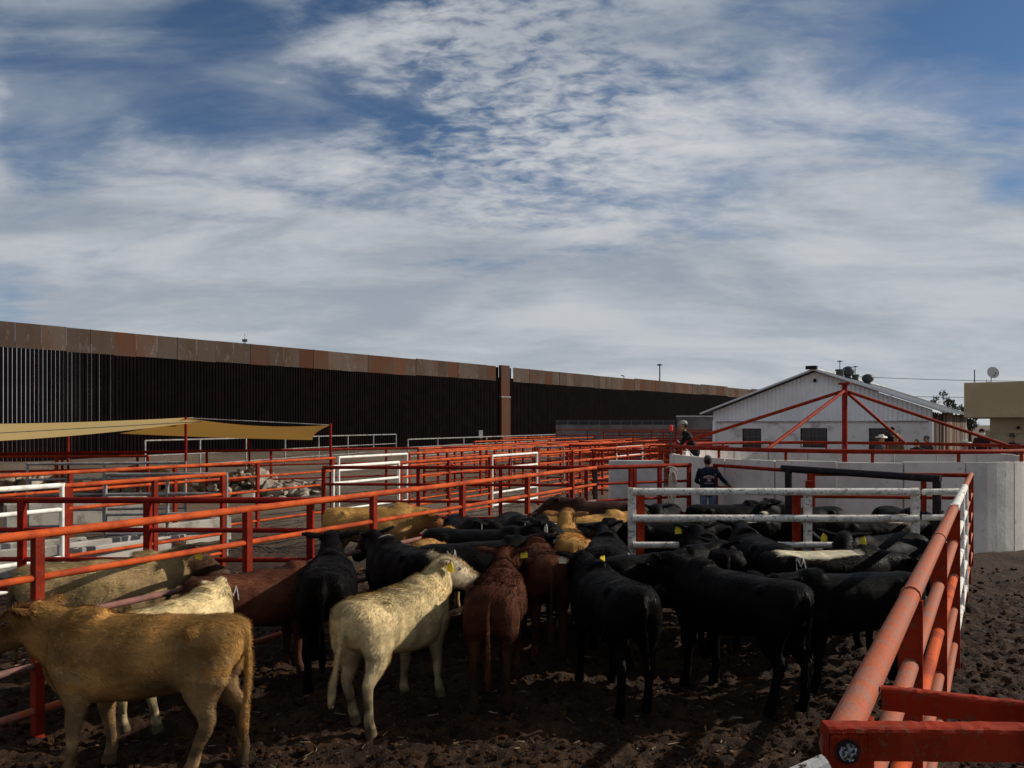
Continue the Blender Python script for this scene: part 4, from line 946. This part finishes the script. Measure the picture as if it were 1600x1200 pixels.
# --- front row
cow('shaggy tan steer standing side-on in the front left corner', 'tan', (-2.86, 6.25), (-1, .02), ny=-2, np_=26, hy=4, hp=-26, scale=1.0, legs=(.06, -.10, .16, -.14), fur=60000, ear_tag=[(1, YL)], tail_sway=.03, seed=1, vox=.017)
cow('small cream steer facing away behind the shaggy tan steer', 'cream', (-3.10, 7.45), (.30, .95), ny=30, np_=20, hy=75, hp=-14, scale=.87, legs=(.05, 0, -.05, .06), fur=20000, seed=2)
cow('cream steer with raised head and yellow tag at front centre', 'cream', (-1.09, 7.52), (.45, .89), ny=-4, np_=42, hy=-42, hp=-24, scale=.96, legs=(-.08, .08, .12, -.06), fur=50000, ear_tag=[(1, YL)], tail_sway=.14, seed=3, vox=.017)
cow('red-brown steer seen from behind beside the cream steer', 'red', (-.15, 8.1), (.09, 1), ny=0, np_=34, hy=-16, hp=-16, scale=.98, legs=(0, .04, -.04, .05), fur=40000, ear_tag=[(1, YL)], seed=4, vox=.018)
cow('red-brown rump half hidden behind the front red-brown steer', 'red', (.36, 9.75), (-.1, 1), ny=0, np_=15, hp=-30, scale=1.0, fur=25000, seed=5)
cow('black steer seen from behind in the front, right of the red-brown ones', 'black', (1.0, 8.02), (-.24, .97), ny=-2, np_=24, hy=-4, hp=-20, scale=1.0, legs=(.05, -.05, -.05, .05), fur=40000, ear_tag=[(1, YL), (-1, WH)], tail_sway=-.05, seed=6)
cow('large black steer side-on at front right, facing left', 'black', (2.28, 8.12), (-.58, .8), ny=6, np_=24, hy=14, hp=-28, scale=1.03, legs=(.05, -.06, .05, -.08), fur=40000, ear_tag=[(1, YL)], tail_sway=.03, seed=7)
cow('black steer facing left against the worn red fence', 'black', (3.50, 8.25), (-.95, -.12), ny=10, np_=12, hy=30, hp=-34, scale=.95, legs=(.04, -.05, .05, -.04), fur=30000, ear_tag=[(-1, YL)], seed=8)
# --- left, second row
cow('branded red-brown steer in the shade left of the black ones', 'red', (-2.74, 8.55), (.75, .6), ny=-5, np_=0, hp=-45, scale=.93, fur=20000, brand=(-1, -.36, 1.05), seed=9)
cow('black steer seen from behind with its head up, left of the cream steer', 'black', (-1.98, 8.6), (-.16, 1), ny=4, np_=42, hy=0, hp=-10, scale=1.02, legs=(0, .05, .05, -.05), fur=30000, seed=10)
cow('black rump between the head-up black steer and the cream steer', 'black', (-1.36, 10.0), (-.55, .83), ny=5, np_=26, hp=-30, scale=1.0, fur=18000, stripe=(.45, .60, .08, (.5, .46, .4)), seed=11)
cow('black steer with a white brand on its hip behind the cream steer', 'black', (-.42, 10.15), (.93, .33), ny=5, np_=22, hp=-32, scale=1.02, fur=20000, brand=(-1, -.42, 1.09), seed=12)
cow('black steer with white tag looking right behind the red-brown rumps', 'black', (-.45, 11.15), (.97, -.12), ny=4, np_=34, hy=2, hp=-30, scale=1.03, fur=20000, ear_tag=[(1, WH)], seed=13)
cow('pale tan back behind the black heads near the orange fence', 'tan', (-1.05, 11.35), (.2, .95), ny=0, np_=0, hp=-40, scale=.97, fur=12000, seed=14)
cow('black steer with white tag, left of the two heads by the fence', 'black', (-.72, 12.6), (.28, -.95), ny=30, np_=22, hy=40, hp=-24, scale=1.0, fur=10000, ear_tag=[(1, WH)], seed=15)
cow('black steer with white tag, right of the two heads by the fence', 'black', (.05, 12.9), (.1, -1), ny=35, np_=20, hy=50, hp=-26, scale=1.0, fur=10000, ear_tag=[(1, WH)], seed=16)
cow('golden steer with brown head raised above the herd', 'gold', (.78, 11.0), (.0, 1), ny=-6, np_=50, hy=-10, hp=4, scale=1.0, fur=18000, seed=17)
# --- middle and right
cow('black branded rump in front of the left end of the chipped gate', 'black', (1.22, 10.35), (.12, 1), ny=18, np_=28, hp=-26, scale=1.02, fur=15000, brand=(-1, -.45, 1.06), seed=18)
cow('black back running left to right behind the front black steers', 'black', (1.75, 9.35), (.9, .42), ny=8, np_=26, hp=-28, scale=1.0, fur=15000, ear_tag=[(-1, YL)], seed=19)
cow('black steer seen from behind, left of the pair before the gate', 'black', (2.55, 10.15), (.05, 1), ny=14, np_=28, hp=-26, scale=1.02, fur=15000, ear_tag=[(-1, YL)], seed=20)
cow('black steer seen from behind, right of the pair before the gate', 'black', (3.18, 10.3), (-.05, 1), ny=-16, np_=24, hp=-28, scale=1.04, fur=15000, seed=21)
cow('black steer with a cream stripe along its back and a hip brand', 'black', (3.72, 9.48), (1, .02), ny=0, np_=2, hp=-35, scale=1.0, fur=25000, brand=(-1, -.40, 1.09), stripe=(-.62, .42, .19, (.62, .55, .38)), seed=22)
cow('black steer facing the camera with yellow tag at the chipped gate', 'black', (4.95, 10.72), (-.80, -.42), ny=25, np_=30, hy=38, hp=-26, scale=1.0, fur=15000, ear_tag=[(1, YL), (-1, YL)], seed=23)
# --- behind the gate and far end of the pen
cow('golden back at the far end of the pen left of the gate', 'gold', (1.25, 13.4), (.97, .15), ny=0, np_=18, hp=-30, scale=.99, fur=8000, seed=24)
cow('dark brown steer by the black end post at the back', 'brown', (1.75, 15.3), (-1, .1), ny=0, np_=24, hp=-28, scale=1.0, fur=6000, seed=25)
cow('black and white backed steer below the golden one', 'black', (1.05, 12.5), (.95, .2), ny=0, np_=0, hp=-35, scale=.97, fur=6000, stripe=(-.7, -.25, .25, (.55, .5, .42)), seed=26)
cow('black steer looking at the camera beyond the left part of the chipped gate', 'black', (2.75, 14.6), (-.35, -.93), ny=8, np_=30, hy=15, hp=-30, scale=1.0, fur=6000, face_white=False, seed=27)
cow('black steer below the man in the navy jacket', 'black', (4.05, 15.0), (1, .15), ny=0, np_=24, hp=-25, scale=1.02, fur=6000, seed=28)
cow('black steer with cream rump patch beyond the chipped gate', 'black', (3.75, 13.3), (1, -.1), ny=0, np_=6, hp=-30, scale=.98, fur=6000, stripe=(-.1, .5, .3, (.6, .53, .38)), seed=29)
cow('black steer behind the middle post of the chipped gate', 'black', (5.30, 14.5), (-.93, -.3), ny=10, np_=30, hp=-26, scale=1.0, fur=6000, seed=30)
cow('black steer with pale rump beyond the right half of the chipped gate', 'black', (5.75, 12.75), (1, .1), ny=0, np_=2, hp=-35, scale=1.0, fur=6000, stripe=(.15, .6, .2, (.45, .33, .26)), seed=31)
cow('black yellow-tagged steer in the far right corner by the white rails', 'black', (6.75, 13.9), (-.1, -1), ny=20, np_=16, hy=20, hp=-25, scale=1.0, fur=6000, ear_tag=[(-1, YL)], seed=32)
cow('black steer hidden low behind the lower gate rail', 'black', (2.5, 12.6), (1, .05), ny=0, np_=0, hp=-35, scale=.97, fur=5000, seed=33)
# --- alley cattle outside the pen
cow('grey-tan steer with brown face standing behind the left fence', 'grey', (-4.45, 8.62), (.86, .5), ny=-2, np_=26, hy=10, hp=-30, scale=1.0, fur=30000, ear_tag=[(1, YL), (-1, YL)], seed=34, vox=.018)
cow('golden-tan steer with brown head in the alley behind the fence', 'gold', (-2.45, 14.0), (.98, .12), ny=-6, np_=4, hp=-34, scale=1.03, fur=20000, seed=35)

# ------------------------------------------------------------------ people
def person(label, loc, rz, top, legs_c, hat=None, lean=(0, 0), arms=None, skin=(.30, .17, .11), hair=(.02, .014, .01), fingers=False, look=(0, 0), height=1.0, emblem=False, bandana=None, vox=.016):
    """local axes: +y is where the person faces, +x their right"""
    B = Body(); Z = Vector((0, 0, 1)); hip = Vector((0, 0, .93)); L = Vector((lean[0], lean[1], 0))
    def tp(h): t = (h-.93); return Vector((L.x*t, L.y*t, h-.5*(L.length**2)*t*.6))
    B.loft([(hip+Vector((0, 0, -.08)), Z, .165, .115, (0, 1, 0)), (hip+Vector((0, 0, .03)), Z, .18, .125, (0, 1, 0))], legs_c, 16)
    B.loft([(hip+Vector((0, 0, -.05)), Z, .188, .135, (0, 1, 0)), (hip+Vector((0, 0, .06)), Z, .185, .132, (0, 1, 0)), (tp(1.14), Z, .180, .128, (0, 1, 0)), (tp(1.28), Z, .198, .138, (0, 1, 0)), (tp(1.40), Z, .205, .125, (0, 1, 0)), (tp(1.47), Z, .15, .095, (0, 1, 0)), (tp(1.51), Z, .075, .07, (0, 1, 0))], top, 18, 2.3)
    nk = tp(1.50); hd = nk+Vector((L.x*.07, .02+L.y*.07, 0))
    B.loft([(nk-Z*.03, Z, .058, .06, (0, 1, 0)), (hd+Z*.05, Z, .052, .056, (0, 1, 0))], skin, 12)
    f = Vector((math.sin(R(look[0])), math.cos(R(look[0])), math.tan(R(look[1])))).normalized()
    c = hd+Z*.14
    B.loft([(c-Z*.125+f*.025, Z, .035, .04, f), (c-Z*.095+f*.02, Z, .058, .075, f), (c-Z*.04+f*.008, Z, .072, .092, f), (c+Z*.02, Z, .077, .098, f), (c+Z*.075, Z, .072, .088, f), (c+Z*.11, Z, .045, .055, f), (c+Z*.122, Z, .015, .02, f)], skin, 16)
    sx = Z.cross(f).normalized()*-1
    B.loft([(c+f*.085+Z*.01, f, .009, .010), (c+f*.108-Z*.022, f, .017, .014), (c+f*.112-Z*.03, f, .010, .008)], skin, 8)
    for s in (-1, 1): B.loft([(c+sx*(s*.068), sx*s, .012, .022, Z), (c+sx*(s*.092)-f*.01, sx*s, .010, .026, Z)], skin, 8)
    for s in (-1, 1):
        B.limb([(s*.095, 0, .92, .115, .098), (s*.10, .005, .75, .098, .09), (s*.10, .015, .52, .070, .066), (s*.10, 0, .36, .068, .06), (s*.10, -.01, .12, .050, .046)], legs_c, 12, (0, 1, 0))
        B.limb([(s*.10, -.02, .13, .045, .045), (s*.10, .0, .07, .075, .045), (s*.105, .05, .045, .12, .045), (s*.105, .06, .0, .13, .048)], (.03, .02, .015), 12, (0, 1, 0))
    arms = arms or {}
    for s in (-1, 1):
        sh = tp(1.41)+Vector((s*.185, 0, 0)); el, ha = arms.get(s, (Vector((s*.27, -.02, 1.14)), Vector((s*.25, .12, .92)))); el = Vector(el); ha = Vector(ha)
        d1 = (el-sh).normalized(); d2 = (ha-el).normalized()
        B.loft([(sh-d1*.05, d1, .062, .066), (sh+d1*.05, d1, .064, .068), (sh.lerp(el, .6), d1, .052, .055), (el, d1+d2, .047, .05), (el.lerp(ha, .35), d2, .047, .047), (el.lerp(ha, .92), d2, .036, .034)], top, 12)
        q = d2.cross(Z); q = q.normalized() if q.length > .05 else Vector((1, 0, 0)); up = q.cross(d2)
        B.loft([(ha-d2*.03, d2, .026, .022, up), (ha+d2*.04, d2, .040, .019, up), (ha+d2*.09, d2, .040, .017, up), (ha+d2*.10, d2, .03, .012, up)], skin, 10)
        if fingers:
            for k, (o_, ln) in enumerate(((-.030, .062), (-.010, .075), (.010, .070), (.029, .055))):
                b0 = ha+d2*.085+q*o_; b1 = b0+d2*ln*.55-up*.012; b2 = b1+d2*ln*.25-up*.032; B.loft([(b0, d2, .0105, .0105), (b1, d2, .010, .010), (b2, d2, .0085, .0085)], skin, 8)
            b0 = ha+d2*.02+q*.034*(-s); b1 = b0+d2*.035+q*.026*(-s)-up*.012; b2 = b1+d2*.032-up*.012; B.loft([(b0, d2, .014, .013), (b1, d2, .0115, .0115), (b2, d2, .0095, .0095)], skin, 8)
    me = B.fuse(vox if not fingers else .0085, 3, .4); set_attr(me, B.colours(me))
    root = tag(empty('person', loc, rz), label, 'person'); root.scale = (height,)*3
    obj('body', me, 'clothes', root)
    def part(nm, rings, colr, e=2.0, n=20):
        b = Body(); b.loft(rings, colr, n, e); m2 = mesh(nm, b.V, b.F, True); set_attr(m2, np.array(b.col)); return obj(nm, m2, 'clothes', root)
    part('hair', [(c-f*.035-Z*.06, Z, .066, .068, f), (c-f*.022, Z, .082, .088, f), (c-f*.008+Z*.06, Z, .080, .094, f), (c+Z*.108, Z, .055, .066, f), (c+Z*.132, Z, .02, .025, f)], hair)
    for s in (-1, 1):
        e = c+f*.088+sx*(s*.031)+Z*.012; obj('eye', mesh('eye', [tuple(e+Vector(v)*.010) for v in IV], [tuple(q) for q in IF], True), 'eye', root)
    if hat:
        kind, hc = hat
        if kind == 'cowboy':
            b = Body(); n = 24; V = []; F = []
            for r_, z_ in ((.085, .075), (.13, .062), (.185, .07), (.187, .078), (.13, .073), (.094, .09), (.090, .15), (.072, .19), (.03, .182), (.005, .178)):
                for k in range(n):
                    t = 6.2832*k/n; cx, cy = math.cos(t), math.sin(t); curl = (abs(cx)**3)*.055 if r_ > .12 else 0
                    V.append(c+sx*(r_*cx*.92)+f*(r_*cy*1.12)+Z*(z_+curl*(r_/.187)))
            for i in range(9):
                for k in range(n): F.append((i*n+k, i*n+(k+1) % n, (i+1)*n+(k+1) % n, (i+1)*n+k))
            m2 = mesh('hat', V, F, True); set_attr(m2, np.array([hc]*len(V))); obj('hat', m2, 'clothes', root)
        else:
            part('cap', [(c+Z*.045, Z, .086, .105, f), (c+Z*.085, Z, .084, .102, f), (c+Z*.125, Z, .066, .08, f), (c+Z*.145, Z, .02, .03, f)], hc)
            part('cap_brim', [(c+f*.08+Z*.058, Z, .07, .085, f), (c+f*.085+Z*.066, Z, .07, .085, f)], hc)
    if bandana: part('face_mask', [(c-Z*.11+f*.028, Z, .05, .06, f), (c-Z*.05+f*.015, Z, .078, .099, f), (c-Z*.005+f*.010, Z, .081, .103, f)], bandana)
    if emblem:  # arched lettering over a badge and a line, printed on the back
        bv = BVHTree.FromPolygons([v.co for v in me.vertices], [tuple(p.vertices) for p in me.polygons]); col = (.42, .26, .25)
        def patch(cells, nm):
            V = []; F = []
            for (x, z, w, h, a) in cells:
                k = len(V); ok = []
                for i, j in ((-1, -1), (1, -1), (1, 1), (-1, 1)):
                    px = x+(i*w*math.cos(a)-j*h*math.sin(a))/2; pz = z+(i*w*math.sin(a)+j*h*math.cos(a))/2
                    hit = bv.ray_cast(Vector((px, -1, pz)), Vector((0, 1, 0)))
                    if hit[0] is None: break
                    ok.append(hit[0]+Vector((0, -.004, 0)))
                if len(ok) == 4: V += ok; F.append((k, k+1, k+2, k+3))
            m2 = mesh(nm, V, F); set_attr(m2, np.array([col]*len(V))); obj(nm, m2, 'clothes', root)
        patch([(.125*math.sin(R(a)), 1.235+.125*math.cos(R(a))*.62, .020, .034, -R(a)) for a in range(-66, 67, 12)], 'arched_lettering')
        patch([(x*.02, 1.19+z*.022, .017, .019, 0) for z, row in enumerate(('..###..', '.#####.', '..###..', '.#####.', '##.#.##')) for x, ch in ((i-3, q) for i, q in enumerate(row)) if ch == '#'], 'badge_print')
        patch([(-.09+.02*k, 1.145, .014, .022, 0) for k in range(10)], 'lower_lettering')
    return root
V3 = Vector
st_ = tag(MB().box((0, 0, .05), (1.6, .9, .34)).build('concrete_step', 'concrete_dark'), 'low concrete step under the man in the navy jacket', 'step'); st_.location = (4.55, 18.55, 0)
person('man in navy jacket and cap seen from behind, emblem on his back', (4.52, 18.45, .22), R(-4), (.010, .013, .026), (.10, .13, .19), hat=('cap', (.07, .065, .055)), arms={1: (V3((.36, .10, 1.20)), V3((.52, .30, 1.08))), -1: (V3((-.25, .12, 1.18)), V3((-.12, .32, 1.10)))}, look=(14, -8), emblem=True, fingers=True)
person('man in black leaning over the pen wall in a white cap', (5.05, 22.1, .95), R(80), (.006, .006, .007), (.012, .012, .016), hat=('cap', (.36, .34, .30)), lean=(0, .42), arms={1: (V3((.24, .34, 1.12)), V3((.14, .52, .98))), -1: (V3((-.24, .36, 1.12)), V3((-.10, .55, .95)))}, look=(0, -30), fingers=True, height=1.07)
o = MB().tube([(0, 0, 0), (.55, -.35, -.62)], .012, 6).build('stick', 'sign_white'); o.location = (4.55, 22.0, 2.28); tag(o, 'thin white stick held by the leaning man in black', 'stick')
person('person in pale cowboy hat among the group behind the round pen', (12.45, 27.0, .55), R(200), (.05, .05, .06), (.03, .03, .04), hat=('cowboy', (.66, .62, .52)))
person('person in tan cowboy hat before the right shed window', (13.1, 27.3, .58), R(160), (.09, .06, .035), (.03, .03, .04), hat=('cowboy', (.46, .30, .17)))
person('dark-haired person in green-black jacket right of the tan hat', (13.62, 26.9, .45), R(120), (.014, .018, .016), (.03, .03, .04))
person('person in grey cap before the dark boards of the shed', (14.55, 28.1, .55), R(190), (.06, .035, .035), (.03, .03, .04), hat=('cap', (.10, .10, .11)), height=1.0)
person('tall person in black before the dark window', (13.4, 28.2, .85), R(170), (.008, .008, .01), (.02, .02, .02), hat=('cap', (.015, .015, .02)))
person('person in white hat behind the red brace at right', (15.15, 26.8, .42), R(210), (.16, .14, .13), (.03, .03, .04), hat=('cowboy', (.60, .57, .5)), height=.98)
person('person with white face covering and maroon jacket near the tan building', (15.85, 27.0, .80), R(175), (.035, .010, .010), (.03, .03, .04), hat=('cap', (.05, .012, .012)), bandana=(.62, .60, .58))
person('person in dark cowboy hat at the right edge', (17.0, 27.2, .60), R(150), (.012, .012, .014), (.03, .03, .04), hat=('cowboy', (.05, .045, .04)))

# ------------------------------------------------------------------ lasso rope on the back post
def rope():
    root = tag(empty('rope_coil', (3.62, 18.6, 0)), 'pale coiled rope hanging on the red post behind the cattle', 'rope')
    for k in range(5):
        pts = []; w = .035+.010*k; h = .42+.06*k
        for i in range(25):
            t = 6.2832*i/24; pts.append((w*math.sin(t)+.06+.012*k, -.04-.014*k, 1.62-h*.5+h*.5*math.cos(t)))
        MB().tube(pts, .014, 6, False).build('loop', 'rope', root, smooth=True)
    for k in range(3): MB().tube([(.02+.03*k, -.06-.01*k, 1.40), (.0+.05*k, -.08, .9), (.03+.04*k, -.07, .35+.1*k)], .014, 6).build('strand', 'rope', root, smooth=True)
    MB().tube([(-.06, -.05, 1.70), (.05, -.07, 1.74), (.16, -.05, 1.70), (.20, -.05, 1.62)], .016, 6).build('knot', 'rope', root, smooth=True)
rope()
